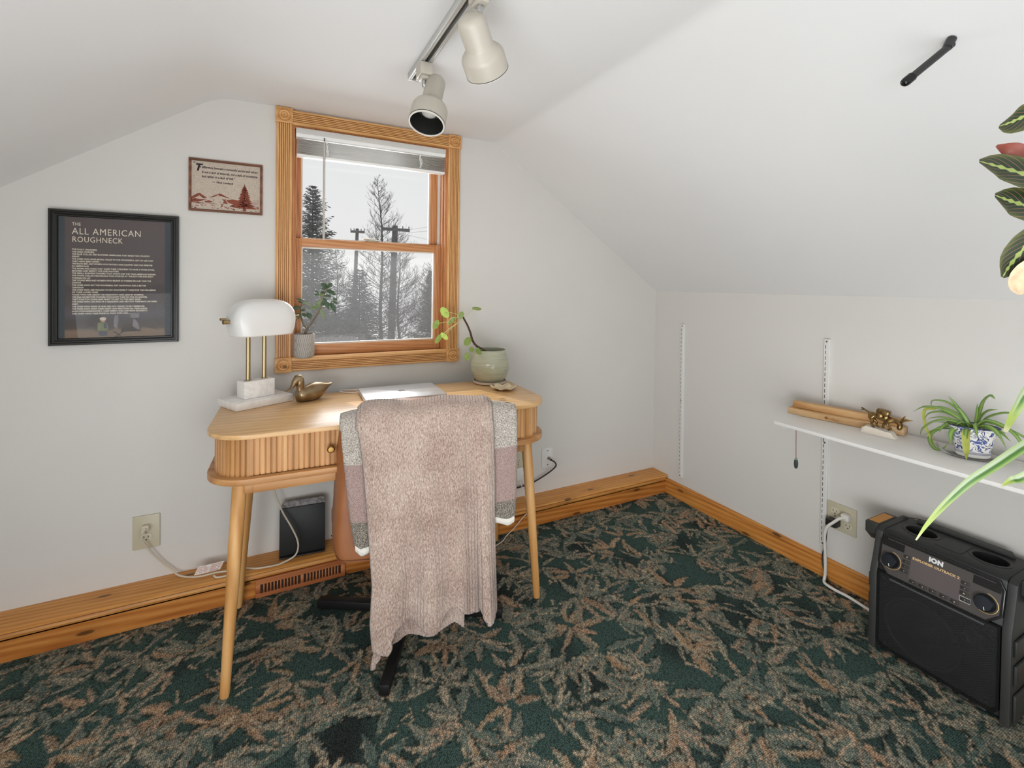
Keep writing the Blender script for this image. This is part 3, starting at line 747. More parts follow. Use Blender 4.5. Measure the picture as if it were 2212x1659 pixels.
b = nb(); ellipsoid(b, LM @ V((cx, cy, .252 - 34 * .0037 - .003)), (.0062, .0062, .0062), None, 14, 10); obj('pull_ball', b, pm('aged_brass', (128, 100, 62), .3, .9), lamp_t)

# brass duck: body lofted along its length, neck and head as one continuous surface
DUKX = Matrix.Translation(V((-1.893, -.168, ZT))) @ Matrix.Rotation(R(24), 4, 'Z') @ Matrix.Diagonal((.885, .93, 1.0, 1))
m_duck = NT('old_brass'); v = m_duck.coord()
m_duck.base(m_duck.ramp(m_duck.noise(v, 22, 4), [(.3, lin((128, 106, 78))), (.7, lin((172, 152, 120)))])); m_duck.set(Roughness=.30, Metallic=.9); m_duck = m_duck.m
duck = thing('brass_duck', 'brass duck decoy facing left beside the marble lamp base', 'figurine', (-1.893, -.168, ZT))
def loft(b, secs, seg=18, flat_z=None, M=Matrix(), cap=True):
    """secs: (centre, half width (y), half height (in the section plane), tilt dir) sections across local y"""
    rings = []
    for c, wy, h, t in secs:
        c = V(c); t = V(t).normalized(); up = V((-t.z, 0, t.x))
        ring = []
        for k in range(seg):
            a = 2 * PI * k / seg; p = c + V((0, 1, 0)) * wy * math.cos(a) + up * h * math.sin(a)
            if flat_z is not None: p.z = max(p.z, flat_z)
            ring.append(b.verts.new(M @ p))
        rings.append(ring)
    for a, c in zip(rings, rings[1:]):
        for k in range(seg): b.faces.new((a[k], a[(k + 1) % seg], c[(k + 1) % seg], c[k]))
    if cap: b.faces.new(rings[0][::-1]); b.faces.new(rings[-1])
b = nb(); X = (1, 0, 0)
loft(b, [(V((c_[0], c_[1], c_[2] * 1.10)), w__, h_ * 1.14, t__) for c_, w__, h_, t__ in [((-.062, 0, .024), .006, .010, X), ((-.058, 0, .023), .018, .020, X), ((-.046, 0, .023), .027, .025, X), ((-.025, 0, .023), .032, .027, X), ((0, 0, .025), .034, .031, X), ((.022, 0, .027), .032, .031, X),
         ((.042, 0, .030), .026, .026, X), ((.058, 0, .034), .020, .018, X), ((.072, 0, .041), .018, .009, X), ((.086, 0, .045), .016, .0045, X), ((.096, 0, .047), .009, .003, X), ((.100, 0, .0475), .003, .002, X)]], 22, .0006, DUKX)
obj('body', b, m_duck, duck, smooth=60)
b = nb()
loft(b, [((-.040, 0, .020), .020, .020, (0, 0, 1)), ((-.044, 0, .040), .0165, .0185, (0, 0, 1)), ((-.045, 0, .054), .0150, .0165, (-.1, 0, 1)), ((-.046, 0, .064), .0165, .0180, (-.25, 0, 1)), ((-.048, 0, .077), .0180, .0195, (-.6, 0, 1)),
         ((-.053, 0, .087), .0165, .0170, (-1, 0, .45)), ((-.063, 0, .084), .0140, .0170, (-1, 0, -.2)), ((-.071, 0, .074), .0110, .0125, (-.8, 0, -1)), ((-.078, 0, .063), .0100, .0075, (-.75, 0, -1)),
         ((-.087, 0, .053), .0105, .0045, (-1, 0, -.7)), ((-.097, 0, .048), .0100, .0028, (-1, 0, -.3)), ((-.105, 0, .0465), .004, .0016, (-1, 0, 0))], 20, None, DUKX)
obj('head', b, m_duck, duck, smooth=60)

# laptop
lp = thing('laptop', 'closed silver laptop in a clear case lying on the desk', 'laptop', (-1.566, -.243, ZT), R(-1.5))
PMx = WM[lp.name]
m_alu = pm('silver_lid', (186, 186, 186), .3, .35, var=.02); m_case = pm('clear_case', (214, 205, 196), .12, 0, var=.02, coat=.6)
b = nb(); prism(b, rrect(-.152, .152, -.112, .112, .011, 6), .0045, .0125, PMx, .0012); obj('base_case', b, m_case, lp)
b = nb(); prism(b, rrect(-.152, .152, -.112, .112, .011, 6), .0128, .0195, PMx, .0022); obj('lid', b, m_alu, lp)
b = nb(); Ml = PMx @ Matrix.Translation(V((0, .004, .0198)))
ap = []
for k in range(44):
    a = 2 * PI * k / 44; r = .0155 * (1 - .10 * math.cos(2 * a - PI) * 0 + .05 * math.cos(3 * a + PI / 2))
    x, y = r * .92 * math.cos(a), r * math.sin(a)
    if y > .010: y -= .006 * math.exp(-(x / .004) ** 2)
    if y < -.010: y += .003 * math.exp(-(x / .004) ** 2)
    dx, dy = x - .0165, y - .001; dd = math.hypot(dx, dy)
    if dd < .0055: x, y = .0165 + dx / dd * .0055, .001 + dy / dd * .0055
    ap.append((x, y))
flat(b, ap, Ml); flat(b, [(0, .0155), (.002, .020), (.0065, .0225), (.0055, .018), (.002, .0155)], Ml)
obj('emblem', b, pm('emblem_grey', (158, 156, 154), .25, .5), lp, smooth=0)
for x in (-.128, .128):
    for y in (-.095, .095):
        b = nb(); lathe(b, [(0, .0003), (.008, .0003), (.009, .0045), (0, .0045)], 12, PMx @ Matrix.Translation(V((x, y, 0)))); obj('foot', b, m_case, lp)
m_cable_w = pm('white_cable', (226, 216, 204), .5)
cc = thing('charging_cable', 'thin cream charging cable looped at the left of the laptop', 'cable', (-1.74, -.1, ZT))
b = nb(); tube(b, spline([(-1.706, -.140, ZT + .009), (-1.728, -.138, ZT + .005), (-1.752, -.118, ZT + .0025), (-1.772, -.090, ZT + .0025), (-1.776, -.068, ZT + .0025), (-1.764, -.062, ZT + .004), (-1.742, -.088, ZT + .007), (-1.722, -.104, ZT + .009), (-1.712, -.105, ZT + .010)], 8), .0021, 8)
obj('cord', b, m_cable_w, cc)

# potted pilea, its saucer, and the scalloped dish
SC = (-1.146, -.158)
sau = tag(None or obj('plant_saucer', (lambda b: (lathe(b, [(0, .0004), (.066, .0004), (.074, .004), (.0755, .0125), (.073, .0135), (.070, .006), (0, .005)], 40, Matrix.Translation(V((SC[0], SC[1], ZT)))), b)[1])(nb()), pm('pale_stoneware', (206, 192, 178), .55), loc=(SC[0], SC[1], ZT)), 'pale stoneware saucer under the green pot on the desk', 'saucer')
pil = thing('potted_pilea', 'pilea with round leaves on a bare bent stem in a sage green glazed pot', 'potted plant', (SC[0], SC[1], ZT + .0055))
PT = Matrix.Translation(V((SC[0], SC[1], ZT + .0055)))
b = nb()
lathe(b, [(0, .0), (.052, 0), (.060, .004), (.074, .022), (.0845, .050), (.0875, .074), (.0845, .100), (.077, .124), (.0715, .140), (.0705, .146), (.0680, .146), (.0675, .138), (.073, .122), (.080, .098), (.080, .09), (0, .09)], 48, PT)
t = NT('sage_glaze'); v = t.coord((1, 1, 18)); t.base(t.ramp(t.noise(v, 10, 3), [(.3, lin((162, 165, 142))), (.7, lin((184, 186, 164)))])); t.set(Roughness=.16); t.bump(t.noise(v, 7, 2), .12, .003)
obj('pot', b, t.m, pil)
b = nb(); lathe(b, [(.0705, .1215), (.04, .124), (0, .125)], 30, PT); obj('soil', b, pm('potting_soil', (52, 42, 34), .95, bump=.8, bs=150), pil)
b = nb(); disc(b, (0, 0), .0065, .0065, PT @ Matrix.Rotation(R(-148), 4, 'Z') @ Matrix.Translation(V((.0, -.0865, .104))) @ Matrix.Rotation(R(104), 4, 'X'), 16)
obj('maker_mark', b, pm('glaze_stamp', (58, 56, 46), .4), pil, smooth=0)
def pj(x, y, z): return V((x, y, z))
bc = V((SC[0], SC[1], ZT + .0055))
stem = [bc + V(q) for q in ((-.004, .0, .124), (-.030, .005, .142), (-.062, .014, .163), (-.078, .020, .188), (-.088, .022, .222), (-.101, .027, .256), (-.114, .030, .280), (-.120, .030, .292))]
b = nb(); sp_ = spline(stem, 8); tube(b, sp_, [(.0052 - .0018 * i / len(sp_)) * (1 + .22 * (i % 2)) for i in range(len(sp_))], 9); obj('stem', b, pm('woody_stem', (74, 52, 44), .8, var=.2, vs=120), pil)
m_pil = NT('pilea_leaf'); uvn = m_pil.coord((1, 1, 1), 'UV')
m_pil.base(m_pil.ramp(m_pil.noise(m_pil.coord(), 30, 2), [(.3, lin((118, 152, 78))), (.7, lin((164, 190, 112)))])); m_pil.set(Roughness=.35)
tn = m_pil.new('ShaderNodeBsdfTranslucent'); tn.inputs['Color'].default_value = lin((188, 214, 104)); mx = m_pil.new('ShaderNodeMixShader'); mx.inputs[0].default_value = .45
m_pil.link(m_pil.p.outputs[0], mx.inputs[1]); m_pil.link(tn.outputs[0], mx.inputs[2]); m_pil.link(mx.outputs[0], m_pil.out.inputs[0]); m_pil = m_pil.m
m_pet = pm('petiole', (196, 190, 120), .5)
tip = sp_[-1]
def round_leaf(c, n, r, asp=1.0, roll=0.0, start=None):
    c = V(c); n = V(n).normalized(); M = axis_M(c, c + n) @ Matrix.Rotation(roll, 4, 'Z')
    b = nb(); lathe(b, [(0, -.0012), (r * .5, -.0004), (r * .85, .0006), (r, -.0004)], 20, M, 1.0, asp); obj('leaf', b, m_pil, pil, smooth=80)
    if start is not None:
        b = nb(); s = V(start); mid = s.lerp(c, .55) + V((0, 0, .006)); tube(b, spline([s, mid, c], 6), .0011, 6); obj('petiole', b, m_pet, pil)
def on_px(dx, dy, dz): return bc + V((dx, dy, dz))
round_leaf(on_px(-.196, .062, .312), (-.55, -.8, .1), .0275, .62, 1.5, tip)
round_leaf(on_px(-.232, .075, .258), (-.9, -.42, .05), .026, .62, 1.5, on_px(-.146, .045, .268))
round_leaf(on_px(-.168, .048, .276), (-.75, -.5, .5), .023, .55, 1.9, tip)
round_leaf(on_px(-.132, .030, .300), (-.6, -.35, .6), .023, .7, .4, tip)
round_leaf(on_px(-.060, .018, .330), (.05, -.32, .95), .026, .8, 0, sp_[-4])
round_leaf(on_px(-.200, .050, .208), (.3, -.85, .25), .0225, .55, 1.7, sp_[-6])
round_leaf(on_px(-.224, .062, .196), (-.85, -.5, .1), .026, .5, 1.6, sp_[-7])
round_leaf(on_px(-.104, .014, .184), (-.5, -.75, .35), .0215, .75, .3, sp_[26])
round_leaf(on_px(-.072, -.030, .146), (-.75, -.35, .35), .020, .6, .3, stem[1])
round_leaf(on_px(-.118, -.018, .122), (-.45, -.8, .15), .018, .7, .7, on_px(-.062, .0, .128))
round_leaf(on_px(-.090, .000, .150), (-.2, -.7, .6), .014, .8, .2, stem[2])
dish = thing('scalloped_dish', 'small gold rimmed scalloped dish in front of the green pot', 'dish', (-1.146, -.306, ZT))
b = nb(); Md = Matrix.Translation(V((-1.146, -.306, ZT)))
def dsh(u, v):
    a = u * 2 * PI; r = .054 * v; w = 1 + .10 * v * v * math.cos(7 * a); z = .0008 + .013 * v ** 3 + .0045 * v ** 2 * math.cos(7 * a + .5)
    return Md @ V((r * w * math.cos(a), r * w * math.sin(a), max(.0006, z)))
grid(b, 70, 12, dsh, None, True)
bmesh.ops.remove_doubles(b, verts=b.verts[:], dist=1e-6)
dd = obj('bowl', b, pm('capiz_gold', (232, 214, 184), .25, .25, var=.12, vs=60), dish, smooth=80); md = dd.modifiers.new('thick', 'SOLIDIFY'); md.thickness = .0012; md.offset = 1

# ------------------------------------------------------------------ jade in a grey pot on the sill
JC = V((-1.909, .003, .8724))
jad = thing('potted_jade', 'jade plant with two stems in a grey herringbone pot on the window sill', 'potted plant', JC)
t = NT('grey_pot'); v = t.coord()
sx = t.new('ShaderNodeSeparateXYZ'); t.link(v, sx.inputs[0])
an = t.math('ARCTAN2', sx.outputs['Y'], sx.outputs['X'])
zr = t.math('MULTIPLY', sx.outputs['Z'], 55.0); tri = t.math('PINGPONG', zr, 1.0)
st_ = t.math('SINE', t.math('ADD', t.math('MULTIPLY', an, 34.0), t.math('MULTIPLY', tri, 5.0)))
t.base(t.ramp(st_, [(0.15, lin((166, 160, 152))), (.8, lin((202, 197, 190)))])); t.set(Roughness=.8); t.bump(st_, .6, .002); 
b = nb(); lathe(b, [(0, 0), (.0335, 0), (.0385, .004), (.041, .014), (.0415, .05), (.0415, .094), (.0405, .0965), (.038, .0965), (.0372, .094), (.0372, .085), (0, .085)], 40, Matrix.Translation(JC)); obj('pot', b, t.m, jad)
b = nb(); lathe(b, [(.037, .0875), (0, .089)], 24, Matrix.Translation(JC)); obj('soil', b, pm('dark_soil', (60, 48, 40), .95, bump=.8, bs=150), jad)
m_js = pm('jade_stem', (112, 100, 84), .7, var=.2, vs=80); m_jl = pm('jade_leaf', (62, 88, 58), .3, var=.25, vs=40, coat=.2)
m_jl2 = pm('jade_leaf_lit', (118, 136, 92), .35, var=.2, vs=40)  # lighter copy of the jade green, light on the leaves painted in
J = lambda x, z, y=.0: JC + V((x, y, z))
trunk = spline([J(.004, .086), J(.008, .104), J(.014, .118)], 5)
b = nb(); tube(b, trunk, [.0068, .0062] + [.0055] * (len(trunk) - 2), 9)
sA = spline([J(.013, .116), J(.036, .150), (J(.060, .196, -.004)), J(.072, .240, -.005), J(.078, .262, -.006), J(.090, .284, -.008)], 6)
sB = spline([J(.012, .114), J(-.004, .142, .004), J(-.012, .180, .004), J(-.010, .210, .003), J(-.004, .232, .002)], 6)
tube(b, sA, [.0048 - .0028 * i / len(sA) for i in range(len(sA))], 8); tube(b, sB, [.0036 - .002 * i / len(sB) for i in range(len(sB))], 8)
for q in ([J(.072, .238), J(.060, .252), J(.055, .262)], [J(.060, .197), J(.080, .204), J(.098, .216), J(.110, .232)], [J(-.010, .21), J(-.004, .214), J(.004, .216)], [J(-.012, .178), J(.004, .179), J(.014, .181)]):
    tube(b, spline(q, 5), .0014, 6)
obj('stem', b, m_js, jad)
def jleaf(p, d, L, W, up=(0, -1, .3), mat=None):
    p = V(p); d = V(d).normalized(); b = nb(); leaf(b, [p, p + d * L * .35, p + d * L * .7 + V((0, 0, -.002)), p + d * L + V((0, 0, -.004))], [W * .25, W * .8, W, W * .85, W * .1], up, .12, 4, 4)
    o = obj('leaf', b, mat or m_jl, jad, smooth=80); md = o.modifiers.new('thick', 'SOLIDIFY'); md.thickness = .0018; md.offset = 0
for a in [((.090, .284), (-.7, 0, .55), .034, .0095), ((.090, .284), (.55, 0, .8), .030, .0095), ((.090, .284), (-.1, -.6, .9), .02, .007), ((.092, .276), (.75, 0, -.5), .034, .008), ((.086, .272), (.8, -.3, -.25), .026, .008), ((.055, .262), (-.8, 0, .7), .018, .004), ((.056, .256), (-.9, 0, .15), .018, .005),
          ((.073, .245), (.45, -.2, -1), .052, .0085), ((.066, .216), (.9, 0, .12), .038, .007), ((.098, .216), (.8, 0, -1), .040, .006), ((.104, .224), (.5, -.2, -1), .034, .007), ((.110, .232), (.9, 0, .5), .02, .005), ((.108, .228), (.9, 0, -.3), .022, .005), ((.112, .232), (.3, 0, 1), .018, .005), ((.082, .206), (.7, -.3, .5), .026, .007),
          ((-.006, .232), (-.85, 0, .45), .026, .004), ((-.012, .205), (-.9, 0, -.1), .030, .008), ((-.012, .178), (-.8, -.2, -.55), .030, .011), ((.014, .181), (.5, -.3, -.9), .024, .010), ((-.002, .181), (.2, -.5, -.3), .02, .008), ((.086, .280), (-.9, -.2, .2), .022, .006), ((.080, .262), (-.7, -.4, .3), .024, .006), ((.088, .270), (.6, -.5, .3), .022, .006), ((.064, .21), (.6, -.4, .6), .026, .006), ((.075, .250), (.9, -.2, .1), .03, .006), ((-.008, .222), (-.6, -.4, .5), .02, .005), ((-.012, .19), (.8, -.2, .4), .022, .005)]:
    jleaf(J(a[0][0], a[0][1], -.006), a[1], a[2], a[3])
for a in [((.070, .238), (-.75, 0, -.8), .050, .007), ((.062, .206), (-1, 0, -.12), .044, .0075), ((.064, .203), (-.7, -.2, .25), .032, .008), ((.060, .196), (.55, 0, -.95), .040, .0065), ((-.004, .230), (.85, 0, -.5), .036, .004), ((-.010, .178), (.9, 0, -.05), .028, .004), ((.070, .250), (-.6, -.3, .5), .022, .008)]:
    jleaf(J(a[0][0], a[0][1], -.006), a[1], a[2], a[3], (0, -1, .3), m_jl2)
# ------------------------------------------------------------------ swivel chair
CH = V((-1.580, -.440, 0)); CR = R(-14)
chair = thing('swivel_chair', 'tan leather swivel chair on a black four-arm base pulled up to the desk', 'chair', CH)
m_tan = NT('tan_leather'); v = m_tan.coord()
m_tan.base(m_tan.ramp(m_tan.noise(v, 5, 4), [(.3, lin((128, 77, 43))), (.7, lin((152, 95, 56)))])); m_tan.set(Roughness=.45); m_tan.bump(m_tan.noise(v, 320, 2), .08, .001); m_tan = m_tan.m
m_bk = pm('black_steel', (22, 22, 22), .45, .3)
P0 = V((-1.787, -.607, 0)); UU = V((.970, -.242, 0)); NN = V((-.242, -.970, 0))
def F(u, z, off): return P0 + UU * u + NN * off + V((0, 0, z))
# back: an upholstered shell, its flanks curving forward into low wings
zs_ = [.335, .345, .375, .43, .50, .58, .66, .72, .765, .79]
hw_ = [.250, .268, .274, .274, .268, .258, .247, .235, .215, .175]
def shell(u, v):
    z = .335 + (.79 - .335) * v
    hw = np.interp(z, zs_, hw_); a = u * 2 - 1
    side = max(0.0, abs(a) - .80) / .20
    wing = np.interp(z, [.335, .36, .45, .56, .66, .74, .79], [.10, .17, .19, .14, .07, .04, .03])
    uu = .166 + a * hw * (1 - .04 * side * side)
    crown = .028 * (1 - abs(a) ** 2.5) * (v ** 6)
    return F(uu, z + crown, .020 - side ** 1.6 * wing - .008 * a * a)
b = nb(); grid(b, 44, 26, shell)
bk = obj('backrest', b, m_tan, chair, smooth=80); md = bk.modifiers.new('thick', 'SOLIDIFY'); md.thickness = .042; md.offset = -1
md = bk.modifiers.new('round', 'BEVEL'); md.width = .010; md.segments = 3; md.limit_method = 'ANGLE'; md.angle_limit = R(60)
b = nb(); tube(b, [shell(.03 + .94 * k / 30, 0.012) + NN * .0015 for k in range(31)], .0022, 6); obj('seam', b, pm('tan_piping', (120, 70, 40), .5), chair)
Ms = Matrix.Translation(CH) @ Matrix.Rotation(CR, 4, 'Z')
b = nb(); prism(b, rrect(-.255, .255, -.135, .245, [.06, .06, .11, .11], 10), .375, .455, Ms, .022); obj('seat', b, m_tan, chair, smooth=50)
b = nb(); prism(b, rrect(-.22, .22, -.12, .20, .05, 6), .350, .3745, Ms, .004); obj('seat_pan', b, m_bk, chair)
b = nb(); lathe(b, [(0, .345), (.045, .345), (.045, .32), (.026, .31), (.026, .085), (.04, .07), (.042, .0365), (0, .0365)], 20, Matrix.Translation(CH)); obj('column', b, m_bk, chair)
for ex, ey in ((-1.868, -.272), (-1.735, -.752), (-1.292, -.608), (-1.425, -.128)):
    d = V((ex - CH.x, ey - CH.y, 0)); L = d.length; Mb = Matrix.Translation(CH) @ Matrix.Rotation(math.atan2(d.y, d.x), 4, 'Z')
    b = nb(); vs = box(b, .034, L, -.015, .015, .006, .036, .002, Mb); obj('base_arm', b, m_bk, chair)
    b = nb(); lathe(b, [(0, .0), (.012, .0), (.012, .0062), (0, .0062)], 12, Mb @ Matrix.Translation(V((L - .02, 0, 0)))); obj('glide', b, m_bk, chair)

# ------------------------------------------------------------------ plaid throw lying over the back
def lerp(x, xs, ys): return float(np.interp(x, xs, ys))
pla = thing('plaid_throw', 'grey and mauve banded throw with fleece edge under the pink blanket', 'blanket', F(.213, .8, 0))
def over(p, ztop, r, front, back):
    """height and offset for a cloth at path length p from the front of the fold (p<0 goes over the top)"""
    if p >= 0: return ztop - r - p, front
    if p > -PI * r:
        a = -p / r; return ztop - r + r * math.sin(a), front - r * (1 - math.cos(a))
    return ztop - r - (-p - PI * r), front - 2 * r
PR = .034
def plaid(u, v):
    top = .800 - .020 * abs(u * 2 - 1) ** 3 + (.004 if u > .5 else 0)
    zb = lerp(u, [0, .03, .07, .16, .8, .9, .96, 1], [.398, .386, .392, .415, .452, .438, .430, .436])
    total = (top - PR) - zb; p = -PI * PR - .22 + v * (total + PI * PR + .22)
    z, off = over(p, top, PR, .036, 0)
    zz = min(z, top) if p >= 0 else top
    ul = lerp(zz, [.37, .47, .55, .64, .70, .78, .81], [.001, -.016, -.026, -.036, -.042, -.050, -.046]); urr = lerp(zz, [.40, .44, .49, .66, .78, .81], [.476, .484, .487, .489, .487, .482])
    f = max(0.0, min(1.0, p / .3)) if p > 0 else 0
    off += f * (.004 * math.sin(u * 21) + .003 * math.sin(u * 9 + 1)) + .0012 * MN.noise(V((u * 40, v * 60, 0)))
    off -= .010 * (abs(u * 2 - 1) ** 8) * (1 if p > -PI * PR / 2 else -1)
    return F(ul + (urr - ul) * u, z, off)
t = NT('tweed_bands'); uvc = t.coord((1, 1, 1), 'UV'); oc = t.coord()
sx = t.new('ShaderNodeSeparateXYZ'); t.link(uvc, sx.inputs[0])
light = t.ramp(t.noise(oc, 420, 2, .6), [(.38, lin((120, 112, 104))), (.5, lin((178, 168, 158))), (.62, lin((214, 206, 196)))])
mauve = t.ramp(t.noise(oc, 330, 2, .6), [(.36, lin((140, 116, 110))), (.64, lin((176, 154, 146)))])
dark = t.ramp(t.noise(oc, 400, 2, .6), [(.38, lin((70, 66, 60))), (.5, lin((120, 112, 102))), (.64, lin((176, 166, 152)))])
zc = t.new('ShaderNodeSeparateXYZ'); t.link(oc, zc.inputs[0])
zv = t.math('ADD', zc.outputs['Z'], t.math('MULTIPLY', t.math('SUBTRACT', t.noise(oc, 60, 2), .5), .004))
zt_ = t.math('SUBTRACT', zv, t.math('MULTIPLY', sx.outputs['X'], .026))
b1 = t.ramp(t.math('ADD', zt_, 1.0), [(0, (0, 0, 0, 1)), (.8365, (0, 0, 0, 1)), (.8375, (1, 1, 1, 1))])
b2 = t.ramp(t.math('ADD', zt_, 1.0), [(0, (0, 0, 0, 1)), (.6655, (0, 0, 0, 1)), (.6665, (1, 1, 1, 1))])
t.base(t.mix(b1, t.mix(b2, dark, mauve), light)); t.set(Roughness=.95); t.p.inputs['Specular IOR Level'].default_value = .1; t.p.inputs['Sheen Weight'].default_value = .2
t.bump(t.noise(oc, 380, 2), .9, .003)
b = nb(); grid(b, 70, 110, plaid)
o = obj('cloth', b, t.m, pla, smooth=80); md = o.modifiers.new('thick', 'SOLIDIFY'); md.thickness = .007; md.offset = -1
m_fl = NT('white_fleece'); m_fl.base(lin((228, 222, 212))); m_fl.set(Roughness=.95); m_fl.bump(m_fl.noise(m_fl.coord(), 260, 3), .9, .004); m_fl.p.inputs['Sheen Weight'].default_value = .4
b = nb()
def hem(u, v):
    a = v * 2 * PI; q = plaid(u, 1.0); w_ = .0150 + .002 * math.sin(u * 40)
    return q + V((0, 0, -.008 + w_ * math.sin(a))) + NN * (.0125 * math.cos(a) - .003)
grid(b, 70, 10, hem)
obj('fleece_edge', b, m_fl.m, pla, smooth=80)

# ------------------------------------------------------------------ chunky knit blanket folded in two, hanging over everything
thr = thing('knit_blanket', 'dusty pink chenille knit blanket hanging down the back of the chair', 'blanket', F(.213, .81, .05))
ULz = [.0, .03, .075, .174, .286, .499, .654, .724, .794, .83]; ULu = [.046, .047, .056, .047, .052, .036, .022, .012, .002, .004]
URz = [.0, .154, .388, .611, .76, .83]; URu = [.424, .421, .412, .408, .402, .398]
RIB = 44
def rib(u): return .0036 * abs(math.sin(u * RIB * PI))
MR = .054
def folds(u, f):
    g = lambda c, w_: math.exp(-((u - c) / w_) ** 2)
    o = f * (.016 * math.sin(u * 15 + .6) + .009 * math.sin(u * 27 + 2)) - (.006 + .014 * f) * g(.795, .035) + .010 * f * g(.93, .06) + .008 * f * g(.72, .05)
    o += f * f * (.020 * g(.90, .05) - .022 * g(.845, .03) + .012 * g(.13, .06) - .012 * g(.28, .05))
    return o
def front_sheet(u, v):
    top = .812 + .008 * u - .012 * max(0, (.06 - u) / .06) ** 2 - .010 * max(0, (u - .95) / .05) ** 2 + .004 * math.sin(u * 12)
    zb = lerp(u, [0, .07, .12, .16, .21, .28, .36, .42, .47, .52, .57, .63, .68, .74, .77, .80, .85, .87, .91, .95, 1], [.10, .088, .086, .148, .158, .162, .150, .137, .132, .145, .172, .188, .19, .162, .148, .146, .162, .192, .152, .146, .158])
    total = top - MR - zb; p = -PI * MR - .20 + v * (total + PI * MR + .20)
    z, off = over(p, top, MR, .064, 0)
    zz = z if p >= 0 else top
    ul = lerp(zz, ULz, ULu); urr = lerp(zz, URz, URu)
    f = max(0.0, min(1.0, p / .65)) if p > 0 else 0.0
    off += folds(u, f) * (1 if p > 0 else 0) + (rib(u) if p > -.08 else 0) + .0015 * MN.noise(V((u * 30, v * 50, 3)))
    off -= .014 * (abs(u * 2 - 1) ** 12) * (1 if p > -.07 else 0)
    return F(ul + (urr - ul) * u, z, off)
def rear_sheet(u, v):
    zt = .40; zb = lerp(u, [0, .03, .08, .18, .34, .5, .66, .78, .90, .96, 1], [.014, .020, .068, .082, .092, .100, .093, .104, .122, .110, .094])
    z = zt + (zb - zt) * v; ul = lerp(z, ULz, ULu) + .001; urr = .322
    f = min(1.0, max(0, (.75 - z) / .65))
    off = .026 + folds(.05 + u * .7, f) * .5 + rib(u * .72) + .0015 * MN.noise(V((u * 30, v * 50, 9)))
    return F(ul + (urr - ul) * u, z, off)
t = NT('chenille_knit'); uvc = t.coord((RIB, 1, 1), 'UV'); oc = t.coord((1, 1, 1))
st1 = t.noise(t.coord((360, 360, 120)), 1, 3, .6); st2 = t.noise(t.coord((700, 700, 300)), 1, 2, .5); lg = t.noise(oc, 7, 2)
g = t.math('ADD', t.math('ADD', t.math('MULTIPLY', st1, .55), t.math('MULTIPLY', st2, .3)), t.math('MULTIPLY', lg, .22))
c = t.ramp(g, [(.36, lin((120, 96, 86))), (.46, lin((154, 129, 117))), (.55, lin((184, 161, 148))), (.68, lin((216, 200, 188)))])
sx = t.new('ShaderNodeSeparateXYZ'); t.link(uvc, sx.inputs[0])
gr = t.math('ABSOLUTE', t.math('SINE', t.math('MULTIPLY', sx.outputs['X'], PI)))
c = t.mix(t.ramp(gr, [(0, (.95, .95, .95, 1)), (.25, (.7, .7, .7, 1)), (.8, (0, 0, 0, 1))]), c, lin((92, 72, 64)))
t.base(c); t.set(Roughness=.95); t.p.inputs['Specular IOR Level'].default_value = .1; t.p.inputs['Sheen Weight'].default_value = .35
t.bump(st2, .9, .003)
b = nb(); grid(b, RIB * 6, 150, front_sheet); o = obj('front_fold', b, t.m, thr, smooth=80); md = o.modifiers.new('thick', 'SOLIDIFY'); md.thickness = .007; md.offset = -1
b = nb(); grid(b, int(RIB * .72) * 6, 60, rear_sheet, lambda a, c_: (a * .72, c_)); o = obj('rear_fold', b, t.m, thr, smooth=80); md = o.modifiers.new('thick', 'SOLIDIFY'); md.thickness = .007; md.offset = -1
b = nb(); tube(b, [front_sheet(k / 90, 1.0) - NN * .003 for k in range(91)], .0042, 8); tube(b, [rear_sheet(k / 70, 1.0) - NN * .003 for k in range(71)], .0042, 8)
obj('edge_cord', b, t.m, thr, smooth=80)

# ------------------------------------------------------------------ ceiling track and its two spotlights
m_trk = pm('track_silver', (206, 206, 202), .35, .4, var=.02); m_spot = pm('spot_beige', (192, 185, 172), .42, .05, var=.02); m_chr = pm('chrome', (190, 190, 190), .12, 1.0)
tr = thing('light_track', 'silver lighting track fixed along the flat ceiling', 'track', (-1.611, -1.4, HC))
b = nb(); y0, y1 = -2.2, -.545
for q in ((-1.6285, -1.6215, HC - .021, HC - .0004), (-1.6005, -1.5935, HC - .021, HC - .0004), (-1.6214, -1.6006, HC - .006, HC - .0004), (-1.6214, -1.617, HC - .021, HC - .017), (-1.605, -1.6006, HC - .021, HC - .017)):
    box(b, q[0], q[1], y0, y1, q[2], q[3], .0008)
obj('rail', b, m_trk, tr)
b = nb(); box(b, -1.6295, -1.5925, y1 + .0002, y1 + .006, HC - .0215, HC - .0004, .001); obj('end_cap', b, m_trk, tr)
b = nb(); box(b, -1.6165, -1.6055, y0 + .01, y1 - .002, HC - .0110, HC - .0062); obj('conductor_slot', b, pm('track_slot', (96, 90, 80), .4, .5), tr)
